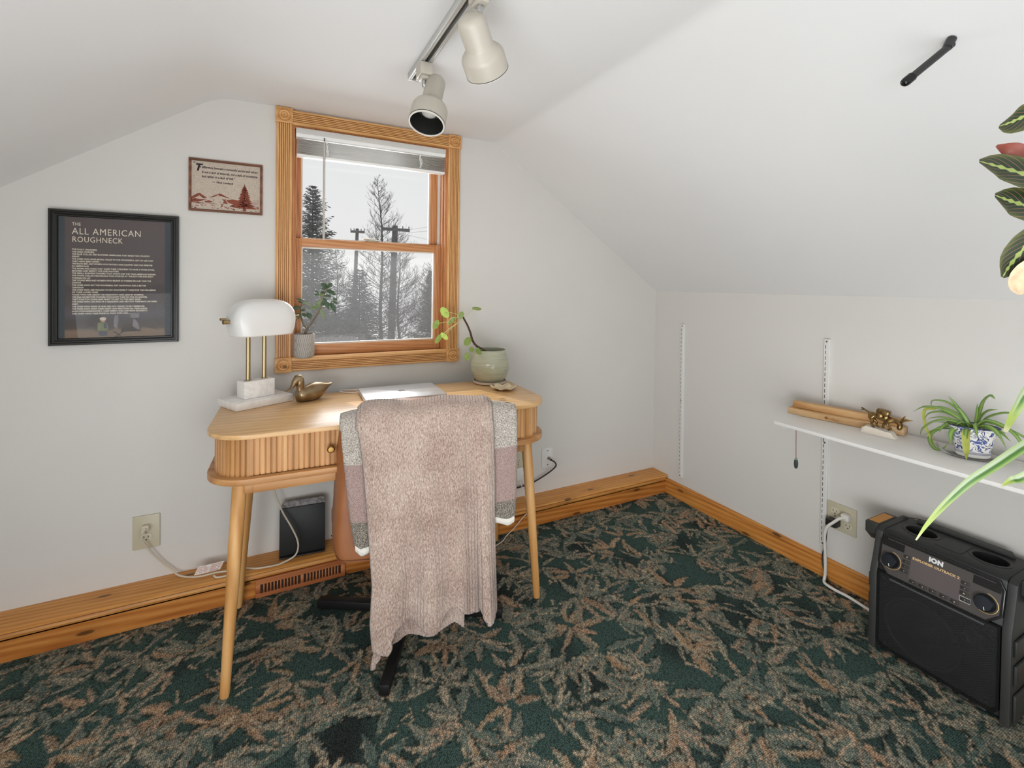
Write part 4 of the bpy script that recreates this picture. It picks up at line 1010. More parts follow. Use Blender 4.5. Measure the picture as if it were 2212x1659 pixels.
def spotlight(name, label, ay, T, O, rb, rn, k_side):
    t_ = thing(name, label, 'spotlight', (-1.611, ay, HC - .022), 0, 'spotlights on the ceiling track')
    b = nb(); box(b, -1.630, -1.592, ay - .028, ay + .028, HC - .058, HC - .0214, .003); box(b, -1.625, -1.597, ay - .020, ay + .020, HC - .068, HC - .0582, .003); obj('adapter', b, m_spot, t_)
    T, O = V(T), V(O); M = axis_M(T, O); L = (O - T).length
    kn = T + (O - T) * .22 + V(k_side) * (rn + .006)
    b = nb(); p = V((-1.611, ay, HC - .0681)); tube(b, [p, V((p.x, p.y, kn.z + .012)), kn + V((0, 0, .004))], [.0075, .0075, .006], 12); obj('stem', b, m_chr, t_)
    b = nb(); tube(b, [kn, T + (O - T) * .22 + V(k_side) * rn * .93], .007, 12); obj('knuckle', b, m_chr, t_)
    b = nb(); n_ = rn
    lathe(b, [(0, 0), (n_ * .55, .001), (n_ * .86, .006), (n_, .016), (n_, L * .50), (n_ * 1.06, L * .535), (rb * .93, L * .64), (rb * .985, L * .68), (rb, L * .72), (rb, L * .985), (rb * .985, L * .99),
              (rb * .93, L * .99), (rb * .93, L * .94)], 44, M)
    sh_ = obj('shade', b, m_spot, t_, smooth=40)
    b = nb(); lathe(b, [(rb * 1.006, L * .972), (rb * 1.012, L * .978), (rb * 1.006, L * .984)], 44, M); obj('rim_groove', b, m_dark, sh_)
    b = nb(); lathe(b, [(rb * .985, L * .9905), (rb * .985, L), (rb * .91, L), (rb * .91, L * .985)], 44, M); obj('rim', b, pm('spot_rim', (232, 228, 220), .4), sh_)
    b = nb(); lathe(b, [(rb * .92, L * .99), (rb * .90, L * .80), (rb * .80, L * .66), (rb * .5, L * .60), (0, L * .60)], 36, M); obj('baffle', b, pm('black_baffle', (34, 33, 31), .5), sh_)
    b = nb(); lathe(b, [(0, L * .61), (rb * .28, L * .62), (rb * .36, L * .68), (rb * .42, L * .73), (rb * .40, L * .77), (rb * .25, L * .80), (0, L * .81)], 30, M)
    obj('bulb', b, pm('frosted_bulb', (214, 212, 204), .2, 0, coat=.5), t_)
spotlight('track_spotlight', 'beige spotlight angled at the window from the end of the ceiling track', -.668, (-1.573, -.672, 1.814), (-1.620, -.728, 1.650), .054, .0300, (-.72, .55, .05))
spotlight('track_spotlight', 'larger looking beige spotlight nearest the camera, seen from behind', -1.105, (-1.641, -1.115, 1.768), (-1.562, -1.038, 1.692), .052, .033, (-.6, .6, .1))

# ------------------------------------------------------------------ vent register in the ledge
vt = thing('floor_register', 'pine floor register with two rows of slots set in the ledge under the desk', 'vent', (-1.916, -.1126, 0))
vx0, vx1, vy = -2.0735, -1.7580, -.1128
b = nb(); m_vent = wood('register_pine', (150, 82, 44), (184, 112, 66), (200, 132, 84), 0, 50, 9, .4)
for q in ((vx0, vx1, .002, .0165), (vx0, vx1, .050, .0690), (vx0, vx0 + .016, .0165, .050), (vx1 - .016, vx1, .0165, .050), (-1.921, -1.910, .0165, .050)):
    box(b, q[0], q[1], vy - .010, vy, q[2], q[3], .0012)
obj('frame', b, m_vent, vt)
for x0, x1 in ((vx0 + .016, -1.921), (-1.910, vx1 - .016)):
    n = 12; b = nb()
    for k in range(n):
        x = x0 + (x1 - x0) * (k + .0) / n
        if k: box(b, x - .0022, x + .0022, vy - .009, vy - .001, .0166, .0499)
    obj('louver_row', b, m_vent, vt)
b = nb(); box(b, vx0 + .016, vx1 - .016, vy - .0009, vy - .0002, .0166, .0499); obj('duct_shade_sheet', b, pm('duct_dark', (52, 32, 22), .7), vt)  # dark sheet standing in for the shade behind the louvers

# ------------------------------------------------------------------ dark holder standing on the ledge
ho = thing('document_holder', 'black upright holder with a grey marbled sheet standing on the ledge under the desk', 'holder', (-1.912, -.05, .1016))
HM = Matrix.Translation(V((-1.912, -.068, .1022))) @ Matrix.Rotation(R(-4), 4, 'Z') @ Matrix.Rotation(R(-7), 4, 'X')
b = nb(); rx = Matrix(((1, 0, 0, 0), (0, 0, 1, 0), (0, 1, 0, 0), (0, 0, 0, 1)))
prism(b, rrect(-.083, .083, .0, .183, [.002, .002, .006, .006], 5), -.004, .002, HM @ rx, .001); obj('front_panel', b, pm('black_panel', (16, 17, 17), .5), ho)
b = nb(); box(b, -.083, .083, -.022, -.0045, 0.001, .005, .001, HM); obj('lip', b, pm('black_lip', (20, 21, 21), .45), ho)
t = NT('marbled_grey'); v = t.coord(); t.base(t.ramp(t.noise(v, 60, 5, .65, .8), [(.35, lin((88, 84, 84))), (.6, lin((150, 146, 146)))])); t.set(Roughness=.6)
b = nb(); prism(b, rrect(-.077, .083, .004, .207, [.002, .002, .014, .014], 5), .0026, .009, HM @ rx, .001); obj('marbled_sheet', b, t.m, ho)

# ------------------------------------------------------------------ outlets, plates, cords
m_iv = pm('ivory_plate', (196, 188, 164), .4, var=.02); m_iv2 = pm('ivory_face', (206, 198, 174), .4, var=.02); m_slot = pm('slot_dark', (30, 24, 20), .7); m_wp = pm('white_plate', (226, 224, 220), .4, var=.02)
m_screw = pm('screw', (150, 146, 136), .35, .8)
def plate_M(p, right):
    """local x along the wall as seen from the room, y up, z out of the wall"""
    if right: M = Matrix(((0, 0, -1), (-1, 0, 0), (0, 1, 0)))
    else: M = Matrix(((1, 0, 0), (0, 0, -1), (0, 1, 0)))
    M = M.to_4x4(); M.translation = V(p); return M
def outlet(label, p, right, w_, h_, gangs, mat=None):
    M = plate_M(p, right); t_ = thing('wall_outlet', label, 'outlet', p)
    b = nb(); prism(b, rrect(-w_ / 2, w_ / 2, -h_ / 2, h_ / 2, .003, 3), .0003, .006, M, .0022); obj('plate', b, mat or m_iv, t_)
    for g in gangs:
        b = nb(); lathe(b, [(.003, .0055), (.003, .0072), (0, .0076)], 10, M @ Matrix.Translation(V((g, 0, 0)))); obj('screw', b, m_screw, t_)
        for s in (-1, 1):
            b = nb(); cy = s * .0195; pts = []
            for k in range(28):
                a = 2 * PI * k / 28; pts.append((g + max(-.0172, min(.0172, .0175 * math.cos(a))), cy + max(-.0135, min(.0135, .0175 * math.sin(a)))))
            prism(b, pts, .0055, .0078, M, .0006); f = obj('receptacle', b, m_iv2, t_)
            b = nb(); z = .0081
            for x, y, a_, h in ((-.0064, .003, .0022, .0085), (.0064, .003, .0022, .0068)): flat(b, [(g + x - a_ / 2, cy + y - h / 2), (g + x + a_ / 2, cy + y - h / 2), (g + x + a_ / 2, cy + y + h / 2), (g + x - a_ / 2, cy + y + h / 2)], M @ Matrix.Translation(V((0, 0, z))))
            disc(b, (g, cy - .0078), .0026, .0026, M @ Matrix.Translation(V((0, 0, z))), 12)
            obj('slot', b, m_slot, f, smooth=0)
    return M
ML = outlet('ivory wall outlet low on the window wall left of the desk', (-2.4217, 0, .2765), False, .080, .1196, [0])
MD_ = outlet('ivory wall outlet half hidden behind the right desk leg', (-.914, 0, .270), False, .074, .118, [0])
MRt = outlet('double ivory outlet plate on the right wall beside the shelf standard', (0, -1.0385, .2662), True, .1055, .1075, [-.024, .024])
cx_ = thing('cable_plate', 'white wall plate with a black coaxial cable right of the desk', 'wall plate', (-.7405, 0, .2775))
MC = plate_M((-.7405, 0, .2775), False)
b = nb(); prism(b, rrect(-.033, .033, -.0515, .0515, .003, 3), .0003, .005, MC, .002); obj('plate', b, m_wp, cx_)
for s in (-1, 1):
    b = nb(); lathe(b, [(.003, .0045), (.003, .006), (0, .0064)], 10, MC @ Matrix.Translation(V((.002, s * .037, 0)))); obj('screw', b, pm('plate_screw', (90, 88, 84), .4, .8), cx_)
b = nb(); lathe(b, [(.0075, .0045), (.0075, .008), (.0052, .008), (.0052, .014), (0, .014)], 6, MC @ Matrix.Translation(V((.006, -.002, 0)))); obj('jack', b, pm('coax_jack', (150, 146, 138), .3, .9), cx_)
ck = thing('coaxial_cable', 'black coaxial cable running from the white wall plate behind the desk', 'cable', (-.73, -.02, .27))
b = nb(); tube(b, spline([(-.7345, -.0145, .2755), (-.7345, -.034, .2745)], 4), .0058, 12); obj('connector', b, pm('coax_connector', (120, 116, 108), .3, .9), ck)
b = nb(); tube(b, spline([(-.7345, -.0342, .2745), (-.722, -.050, .266), (-.718, -.052, .247), (-.742, -.040, .220), (-.797, -.030, .190), (-.862, -.024, .168), (-.965, -.018, .157), (-1.02, -.016, .154), (-1.10, -.016, .145), (-1.16, -.018, .125), (-1.20, -.03, .107)], 8), .0038, 10); obj('cord', b, pm('black_rubber', (34, 34, 34), .5), ck)
# white charger block in the hidden outlet and its thin white cord
wc = thing('phone_charger', 'white plug-in charger behind the right desk leg with a thin white cord', 'charger', (-.914, -.02, .25))
b = nb(); box(b, -.935, -.893, -.036, -.0085, .200, .262, .005); obj('charger_block', b, m_wp, wc)
b = nb(); tube(b, spline([(-.914, -.030, .1995), (-.912, -.05, .168), (-.905, -.072, .125), (-.915, -.128, .096), (-.953, -.128, .062), (-.998, -.136, .030), (-1.047, -.150, .010), (-1.09, -.18, .004), (-1.2, -.22, .004)], 8), .0019, 8); obj('cord', b, m_cable_w, wc)
# lamp cord along the ledge to the left outlet
lc = thing('lamp_cord', 'translucent cream lamp cord with a warning tag running along the ledge to the left outlet', 'cord', (-2.2, -.08, .1))
m_cord = pm('cream_cord', (206, 196, 176), .4)
b = nb(); tube(b, spline([(-2.045, -.030, .73), (-2.044, -.034, .60), (-2.036, -.040, .45), (-2.017, -.044, .376), (-2.001, -.052, .326), (-1.982, -.072, .281), (-1.956, -.094, .236), (-1.934, -.106, .186), (-1.930, -.110, .150), (-1.943, -.110, .122), (-1.984, -.1095, .1065), (-2.016, -.112, .1050), (-2.07, -.104, .1050), (-2.103, -.086, .1050),
    (-2.133, -.080, .1060), (-2.160, -.088, .1115), (-2.2, -.080, .1115), (-2.262, -.068, .1055), (-2.316, -.036, .1060), (-2.346, -.022, .130), (-2.387, -.022, .182), (-2.416, -.030, .234), (-2.4285, -.040, .272), (-2.4245, -.040, .292)], 7), .0031, 8); obj('cord', b, m_cord, lc)
b = nb(); tube(b, spline([(-2.133, -.0745, .1065), (-2.162, -.104, .1058), (-2.195, -.105, .1062), (-2.208, -.094, .110)], 6), .0031, 8); obj('cord_loop', b, m_cord, lc)
b = nb(); cbox(b, (0, 0, .018), (.024, .022, .020), .005, ML @ Matrix.Translation(V((0, .0195, 0)))); tube(b, [ML @ V((0, .0195, .028)), ML @ V((-.004, .017, .036)), ML @ V((-.004, .012, .041))], [.007, .0055, .0034], 10); obj('plug', b, m_cord, lc)
b = nb(); TM = Matrix(((1, 0, 0), (0, .35, -.94), (0, .94, .35))).to_4x4(); TM.translation = V((-2.219, -.066, .1115))
grid(b, 8, 2, lambda u, v: TM @ V(((u - .5) * .080 - .012 * (1 - v), v * .026, .003 * math.sin(u * 5))))
tg = obj('warning_tag', b, pm('tag_white', (226, 220, 212), .6), lc); b = nb()
random.seed(4)
for r_ in range(4):
    for c_ in range(15):
        x = -.036 + c_ * .0050; y = .003 + r_ * .0055
        if c_ == 7 or rnd() < .12: continue
        w_ = .0034
        for k in range(2):
            flat(b, [(x - .012 * (1 - y / .026), y + k * .0022), (x + w_ - .012 * (1 - y / .026), y + k * .0022), (x + w_ - .012 * (1 - (y + .0013) / .026), y + .0013 + k * .0022), (x - .012 * (1 - (y + .0013) / .026), y + .0013 + k * .0022)], TM @ Matrix.Translation(V((0, 0, .003 * math.sin((x / .08 + .5) * 5) + .0006))))
obj('tag_print', b, pm('tag_red', (190, 112, 100), .6), tg, smooth=0)
bc_ = thing('thin_cable', 'thin black cord drooping onto the ledge beneath the chair', 'cord', (-1.73, -.13, .1))
b = nb(); tube(b, spline([(-1.80, -.02, .125), (-1.775, -.07, .112), (-1.762, -.110, .1045), (-1.757, -.1265, .094), (-1.742, -.1275, .078), (-1.724, -.1275, .072), (-1.706, -.1275, .078), (-1.69, -.1265, .094), (-1.682, -.110, .1045), (-1.665, -.06, .1045), (-1.64, -.02, .1045)], 7), .0021, 8); obj('cord', b, pm('black_vinyl', (26, 22, 20), .5), bc_)
# plugs on the right wall
pc = thing('extension_cable', 'thick white power cord plugged into the double outlet and running to the speaker', 'cord', (-.03, -1.06, .28))
b = nb(); m_wc = pm('white_cord', (222, 218, 210), .45)
cbox(b, (0, 0, .022), (.030, .026, .028), .006, MRt @ Matrix.Translation(V((.024, .0195, 0)))); pA = MRt @ V((.024, .0195, .036)); obj('plug', b, m_wc, pc)
b = nb(); tube(b, spline([pA, pA + V((-.010, .012, -.006)), (-.055, -1.036, .262), (-.062, -1.016, .235), (-.056, -1.004, .195), (-.046, -1.000, .150), (-.040, -1.000, .085), (-.040, -1.000, .032), (-.046, -1.000, .010), (-.060, -1.012, .0062), (-.066, -1.048, .006), (-.064, -1.10, .006), (-.074, -1.165, .006), (-.085, -1.22, .006)], 8), .0054, 10); obj('cord', b, m_wc, pc)
ba = thing('black_adapter', 'black power adapter with a thin black cord low on the double outlet', 'adapter', (-.03, -1.02, .25))
b = nb(); cbox(b, (0, 0, .026), (.040, .027, .036), .003, MRt @ Matrix.Translation(V((-.021, -.0195, 0)))); obj('adapter_body', b, pm('black_adapter', (34, 33, 32), .45), ba)
b = nb(); q0 = MRt @ V((-.034, -.033, .03)); tube(b, spline([q0, q0 + V((0, .006, -.02)), (-.022, -.990, .150), (-.020, -.980, .108), (-.021, -.977, .079), (-.026, -.984, .050), (-.030, -1.0, .02), (-.036, -1.02, .0035), (-.050, -1.07, .0032), (-.060, -1.15, .0032), (-.075, -1.2, .0032)], 8), .0023, 8); obj('cord', b, pm('thin_black_cord', (30, 28, 28), .5), ba)
# ------------------------------------------------------------------ slotted standards, shelf
m_std = pm('standard_white', (222, 220, 216), .45, var=.015); m_shelf = pm('shelf_white', (228, 226, 222), .4, var=.015)
def standard(label, y):
    t_ = thing('shelf_standard', label, 'shelf standard', (0, y, .1265), 0, 'slotted standards on the right wall')
    b = nb(); z0, z1 = .1265, .9735
    prism(b, [(0, y + .011), (0, y + .0085), (-.0095, y + .0085), (-.0095, y - .0085), (0, y - .0085), (0, y - .011), (-.0105, y - .011), (-.012, y - .0095), (-.012, y + .0095), (-.0105, y + .011)], z0, z1)
    obj('channel', b, m_std, t_, smooth=20, recalc=True)
    b = nb(); z = z0 + .020; k = 0
    while z < z1 - .02:
        for s in (1,):
            c = y + s * .0042
            for q in ([(-.01235, c - .0012, z), (-.01235, c + .0012, z), (-.01235, c + .0012, z + .0145), (-.01235, c - .0012, z + .0145)],): b.faces.new([b.verts.new(p) for p in q][::-1])
        z += .0225; k += 1
    obj('slots', b, m_slot, t_, smooth=0)
    for z in (z0 + .010, (z0 + z1) / 2, z1 - .010):
        b = nb(); lathe(b, [(.004, 0), (.0035, .0015), (0, .002)], 10, Matrix.Translation(V((-.012, y, z))) @ Matrix.Rotation(R(-90), 4, 'Y')); obj('screw', b, m_screw, t_)
standard('short white slotted standard on bare wall near the corner', -.2170)
standard('white slotted standard behind the shelf, beside the double outlet', -.9720)
ZS = .667
sb = thing('shelf_board', 'long white shelf board on the right wall carrying a plant and figurine', 'shelf', (-.155, -1.6, ZS - .0125))
b = nb(); box(b, -.300, -.0135, -2.6, -.9445, ZS - .0125, ZS, .002); obj('board', b, m_shelf, sb)
for y in (-.9720, -1.7): 
    t_ = thing('shelf_bracket', ('white steel bracket under the near end of the shelf' if y > -1 else 'white steel bracket under the shelf beyond the right edge of view'), 'bracket', (-.012, y, ZS - .04))
    b = nb(); prism(b, [(-.0125, ZS - .0135), (-.278, ZS - .0135), (-.280, ZS - .024), (-.274, ZS - .0265), (-.0125, ZS - .062)], -.0022, .0022, Matrix(((1, 0, 0, 0), (0, 0, 1, y), (0, 1, 0, 0), (0, 0, 0, 1))), .0006); obj('arm', b, m_std, t_, recalc=True)
    b = nb(); box(b, -.282, -.2755, y - .0024, y + .0024, ZS - .0265, ZS - .0128, .0008); obj('lip', b, m_std, t_)
# two-step wooden rack
RKX, RK0, RK1 = -.146, -.900, -1.262
m_rack = wood('rack_wood', (184, 144, 98), (208, 170, 124), (220, 188, 146), 1, 40, 6, .5); m_rack_d = wood('rack_wood_dark', (170, 124, 76), (194, 150, 100), (210, 172, 124), 1, 40, 6, .5)
rk = thing('stepped_rack', 'two-step wooden rack with a small burnt-in mark, lying along the back of the shelf', 'rack', (-.09, -1.08, ZS))
RM = Matrix.Translation(V((-.146, -.900, ZS + .0004))) @ Matrix.Rotation(R(-90 + 12.2), 4, 'Z')     # local x along the rack, y to the wall
RM = Matrix.Translation(V((-.1465, -.8985, ZS + .0004))) @ Matrix.Rotation(math.atan2(-.3605, .085), 4, 'Z')
RL = .372
b = nb(); box(b, 0, RL, .0, .062, 0, .0245, .003, RM); obj('lower_step', b, m_rack, rk)
b = nb(); box(b, .012, RL - .012, .022, .058, .0247, .050, .003, RM); obj('upper_step', b, m_rack_d, rk)
b = nb(); Mt = RM @ Matrix.Translation(V((.132, -.0004, .005))) @ Matrix.Rotation(R(90), 4, 'X')
disc(b, (.006, .007), .0058, .0058, Mt, 20); random.seed(19)
x = .0135
for k in range(9):
    h = .0085 if k in (0, 3, 4, 8) else .0055
    flat(b, [(x, .0025 + ru(0, .001)), (x + .0013, .0025), (x + .0016, .0025 + h), (x + .0003, .0025 + h)], Mt)
    if k % 2 == 0: flat(b, [(x + .0014, .0030), (x + .0032, .0026), (x + .0032, .0038), (x + .0014, .0042)], Mt)
    x += .0038
flat(b, [(.028, .0008), (.046, .0006), (.046, .0016), (.028, .0018)], Mt)
obj('burnt_mark', b, pm('burnt_mark', (142, 92, 44), .6), rk, smooth=0)

# brass donkey on a white stone
STM = Matrix.Translation(V((-.1215, -1.213, ZS + .0004))) @ Matrix.Rotation(math.atan2(-.090, .010), 4, 'Z')   # local x along it to the right
dk = thing('donkey_figurine', 'brass pack donkey with head lowered on a rough white stone base', 'figurine', (-.1215, -1.213, ZS))
b = nb(); random.seed(6)
top = [(-.050, .0), (-.046, .018), (-.034, .0275), (-.010, .0245), (.02, .0205), (.037, .0195), (.046, .008), (.052, .0)]
rows = []
for yy in (-.020, -.017, -.006, .006, .016, .019):
    kz = {-.020: .35, -.017: .93, -.006: 1.0, .006: 1.0, .016: .95, .019: .4}[yy]
    rows.append([b.verts.new(STM @ V((x * (1 if abs(yy) < .018 else .985) + ru(-.0012, .0012), yy + ru(-.0012, .0012), max(0, z * kz + (ru(-.0012, .0012) if z else 0))))) for x, z in top])
for a, c in zip(rows, rows[1:]):
    for k in range(len(top) - 1): b.faces.new((a[k], a[k + 1], c[k + 1], c[k]))
for rws in (rows[0], rows[-1]): b.faces.new(rws)
o = obj('stone_base', b, pm('white_stone', (226, 216, 202), .9, bump=.6, bs=140), dk, smooth=50, recalc=True)
DZ = .0225
DMx = STM @ Matrix.Translation(V((.005, 0, DZ - .0005))) @ Matrix.Scale(1.24, 4)
m_dnk = NT('dark_brass'); v = m_dnk.coord(); m_dnk.base(m_dnk.ramp(m_dnk.noise(v, 90, 4), [(.3, lin((84, 64, 38))), (.7, lin((158, 128, 80)))])); m_dnk.set(Roughness=.25, Metallic=.9); m_dnk = m_dnk.m
def skin(name, joints, edges, parent, mat, sub=2):
    """one continuous body grown over a skeleton: joints = [(point, radius)]"""
    me = bpy.data.meshes.new(name); W = WM[parent.name].inverted()
    me.from_pydata([W @ V(p) for p, r in joints], edges, [])
    o = bpy.data.objects.new(name, me); COL.objects.link(o); o.parent = parent; WM[o.name] = WM[parent.name]
    md = o.modifiers.new('skin', 'SKIN'); md.use_smooth_shade = True
    if not me.skin_vertices:
        bpy.context.view_layer.objects.active = o; bpy.ops.mesh.customdata_skin_add()
    for sv, (p, r) in zip(me.skin_vertices[0].data, joints): sv.radius = (r * 1.24, r * 1.24)
    me.skin_vertices[0].data[0].use_root = True
    o.modifiers.new('sub', 'SUBSURF').levels = sub; o.modifiers['sub'].render_levels = sub
    bpy.context.view_layer.update()
    m2 = bpy.data.meshes.new_from_object(o.evaluated_get(bpy.context.evaluated_depsgraph_get())); o.modifiers.clear(); o.data = m2
    m2.materials.clear(); m2.materials.append(mat); m2.shade_smooth(); bpy.data.meshes.remove(me); return o
D = lambda x, y, z: DMx @ V((x, y, z))
J_ = [(D(0, 0, .035), .0088), (D(-.018, 0, .0365), .0100), (D(.015, 0, .034), .0092), (D(.022, 0, .033), .0080), (D(.033, -.001, .031), .0062), (D(.044, -.003, .0275), .0080), (D(.045, -.006, .017), .0068), (D(.041, -.008, .0085), .0054),
      (D(-.022, -.006, .027), .0070), (D(-.018, -.007, .017), .0037), (D(-.021, -.007, .009), .0028), (D(-.013, -.007, .0016), .0036), (D(-.024, .005, .026), .0065), (D(-.012, .006, .016), .0034), (D(-.013, .006, .008), .0026), (D(-.006, .006, .0016), .0034),
      (D(.016, -.006, .024), .0056), (D(.016, -.007, .017), .0034), (D(.027, -.007, .008), .0028), (D(.017, -.007, .0028), .0032), (D(.010, .005, .023), .0052), (D(.004, .006, .013), .0032), (D(.002, .006, .0012), .0033),
      (D(-.028, 0, .040), .0030), (D(-.040, 0, .047), .0022), (D(-.049, 0, .0515), .0020)]
E_ = [(0, 1), (0, 2), (2, 3), (3, 4), (4, 5), (5, 6), (6, 7), (1, 8), (8, 9), (9, 10), (10, 11), (1, 12), (12, 13), (13, 14), (14, 15), (3, 16), (16, 17), (17, 18), (18, 19), (2, 20), (20, 21), (21, 22), (1, 23), (23, 24), (24, 25)]
skin('donkey_body', J_, E_, dk, m_dnk)
b = nb(); tube(b, [D(-.040, 0, .047), D(-.044, 0, .0455), D(-.049, 0, .045)], [.002, .0019, .0017], 8); obj('tail_tuft', b, m_dnk, dk)
for s, tipx in ((-1, (.056, -.008, .051)), (1, (.069, .004, .040))):
    b = nb(); leaf(b, [D(.047, -.003 + s * .003, .031), D(.050, -.003 + s * .004, .036), V(D(*tipx))], [.0024, .0048, .0046, .0010], DMx.to_3x3() @ V((0, -1, .2)), .3, 4, 5); o = obj('ear', b, m_dnk, dk); md = o.modifiers.new('thick', 'SOLIDIFY'); md.thickness = .0016; md.offset = 0
b = nb(); box(b, -.0160, .0150, -.0120, .0120, .040, .0575, .005, DMx @ Matrix.Rotation(R(7), 4, 'Y')); obj('pack', b, m_dnk, dk)
for s in (-1, 1):
    b = nb(); ellipsoid(b, (0, 0, 0), (.0095, .0040, .0105), DMx @ Matrix.Translation(V((-.002, s * .0105, .038))), 16, 10); obj('saddlebag', b, m_dnk, dk)
    b = nb(); tube(b, [D(-.002 + .0080 * math.cos(a_), s * .0140, .038 + .0088 * math.sin(a_)) for a_ in np.linspace(0, 2 * PI, 25)], .0009, 6); obj('strap', b, m_dnk, dk)

# hanging charm
ch = thing('hanging_charm', 'small dark tulip-shaped charm hanging on a red thread under the shelf edge', 'charm', (-.292, -1.027, .5))
b = nb(); tube(b, [(-.292, -1.0255, ZS - .0126), (-.292, -1.0262, .60), (-.292, -1.0275, .548)], .0011, 6); obj('thread', b, pm('red_thread', (120, 62, 58), .7), ch)
b = nb(); lathe(b, [(0, .549), (.003, .548), (.0062, .541), (.0074, .532), (.0068, .522), (.0052, .514), (.0036, .512), (0, .515)], 7, Matrix.Translation(V((-.292, -1.0275, 0))))
obj('charm', b, pm('dark_green_bead', (44, 56, 50), .5, var=.3, vs=200), ch)
b = nb(); lathe(b, [(0, .5515), (.0032, .550), (.0052, .5445), (.0040, .542)], 7, Matrix.Translation(V((-.292, -1.0275, 0)))); obj('bead_cap', b, pm('bead_cap', (110, 136, 128), .5), ch)

# spider plant in the blue and white planter, on a clear saucer
SPC = V((-.098, -1.452, ZS))
cs = thing('glass_saucer', 'clear plastic saucer under the blue and white planter', 'saucer', SPC)
t = NT('clear_plastic'); t.n.remove(t.p); tr_ = t.new('ShaderNodeBsdfTransparent'); tr_.inputs[0].default_value = (.97, .97, .965, 1); gl = t.new('ShaderNodeBsdfGlossy'); gl.inputs['Roughness'].default_value = .08
lw = t.new('ShaderNodeLayerWeight'); lw.inputs[0].default_value = .08; mx = t.new('ShaderNodeMixShader'); t.link(lw.outputs['Fresnel'], mx.inputs[0]); t.link(tr_.outputs[0], mx.inputs[1]); t.link(gl.outputs[0], mx.inputs[2]); t.link(mx.outputs[0], t.out.inputs[0])
b = nb(); Mo = Matrix.Translation(SPC) @ Matrix.Rotation(R(-52), 4, 'Z')
lathe(b, [(0, .0006), (.062, .0006), (.072, .008), (.082, .022), (.0835, .0225), (.074, .008), (.063, .003), (0, .0026)], 48, Mo, 1.06, .82); obj('dish', b, t.m, cs, smooth=60)
sp = thing('spider_plant', 'spider plant with arching green leaves in a blue and white oval planter on the shelf', 'potted plant', SPC + V((0, 0, .0035)))
t = NT('blue_white_china'); v = t.coord()
vo = t.new('ShaderNodeTexVoronoi', feature='F1'); t.link(t.coord((1, 1, 1)), vo.inputs['Vector']); vo.inputs['Scale'].default_value = 24
n1 = t.noise(v, 38, 1.5, .5, 2.6); n2 = t.noise(v, 55, 2, .5, 1.0)
line = t.ramp(n1, [(.44, (0, 0, 0, 1)), (.48, (1, 1, 1, 1)), (.55, (1, 1, 1, 1)), (.585, (0, 0, 0, 1))])
flower = t.ramp(vo.outputs['Distance'], [(.16, (1, 1, 1, 1)), (.24, (.2, .2, .2, 1)), (.3, (.9, .9, .9, 1)), (.36, (0, 0, 0, 1))])
msk = t.math('MAXIMUM', line, t.math('MULTIPLY', flower, t.ramp(n2, [(.4, (0, 0, 0, 1)), (.5, (1, 1, 1, 1))])))
sx = t.new('ShaderNodeSeparateXYZ'); t.link(v, sx.inputs[0])
band = t.ramp(t.math('MULTIPLY', sx.outputs['Z'], 10.0), [(.06, (0, 0, 0, 1)), (.09, (.55, .55, .55, 1)), (.14, (.55, .55, .55, 1)), (.17, (0, 0, 0, 1)), (.86, (0, 0, 0, 1)), (.89, (.9, .9, .9, 1))], 'CONSTANT')
zone = t.ramp(t.math('MULTIPLY', sx.outputs['Z'], 10.0), [(.17, (0, 0, 0, 1)), (.2, (1, 1, 1, 1))])
msk = t.math('MAXIMUM', t.math('MULTIPLY', msk, zone), band)
blue = t.ramp(n2, [(.35, lin((30, 40, 92))), (.65, lin((74, 96, 160)))])
t.base(t.mix(msk, lin((232, 230, 226)), blue)); t.set(Roughness=.18)
Mo2 = Matrix.Translation(SPC + V((0, 0, .0035))) @ Matrix.Rotation(R(-52), 4, 'Z')
b = nb(); lathe(b, [(0, 0), (.039, 0), (.041, .004), (.044, .032), (.049, .060), (.056, .082), (.062, .092), (.0595, .093), (.053, .082), (.047, .066), (0, .066)], 48, Mo2, 1.0, .72); obj('planter', b, t.m, sp)
b = nb(); tube(b, [Mo2 @ V((.0615 * math.cos(a_), .72 * .0615 * math.sin(a_), .0925)) for a_ in np.linspace(0, 2 * PI, 49)], .0014, 6); obj('blue_rim', b, pm('rim_blue', (38, 40, 62), .3), sp)
b = nb(); lathe(b, [(.049, .071), (.03, .073), (0, .074)], 24, Mo2, 1, .72); obj('soil', b, pm('brown_soil', (72, 56, 44), .95, bump=.8, bs=150), sp)
m_spg = NT('spider_leaf'); uvc = m_spg.coord((1, 1, 1), 'UV'); sx = m_spg.new('ShaderNodeSeparateXYZ'); m_spg.link(uvc, sx.inputs[0])
m_spg.base(m_spg.mix(m_spg.ramp(sx.outputs['X'], [(.1, (1, 1, 1, 1)), (.45, (0, 0, 0, 1)), (.55, (0, 0, 0, 1)), (.9, (1, 1, 1, 1))]), lin((138, 166, 84)), m_spg.ramp(m_spg.noise(m_spg.coord(), 20, 2), [(.3, lin((62, 98, 46))), (.7, lin((104, 138, 66)))]))); m_spg.set(Roughness=.4); m_spg = m_spg.m
m_spy = pm('yellow_leaf', (166, 172, 78), .45, var=.15, vs=30)
RR = V((0, -1, 0)); TT = V((-1, 0, 0))                       # along the wall to the right, and towards the room
SB = SPC + V((0, 0, .078))
def SPt(r, t_, z): return SB + RR * r + TT * t_ + V((0, 0, z))
def sleaf(pts, w_, mat=None, up=(-.6, .2, .75)):
    b = nb(); w_ *= .78; leaf(b, [SPt(*p) for p in pts], [w_ * .75, w_, w_, w_ * .8, w_ * .1], up, .35, 2, 6); obj('leaf', b, mat or m_spg, sp, smooth=80)
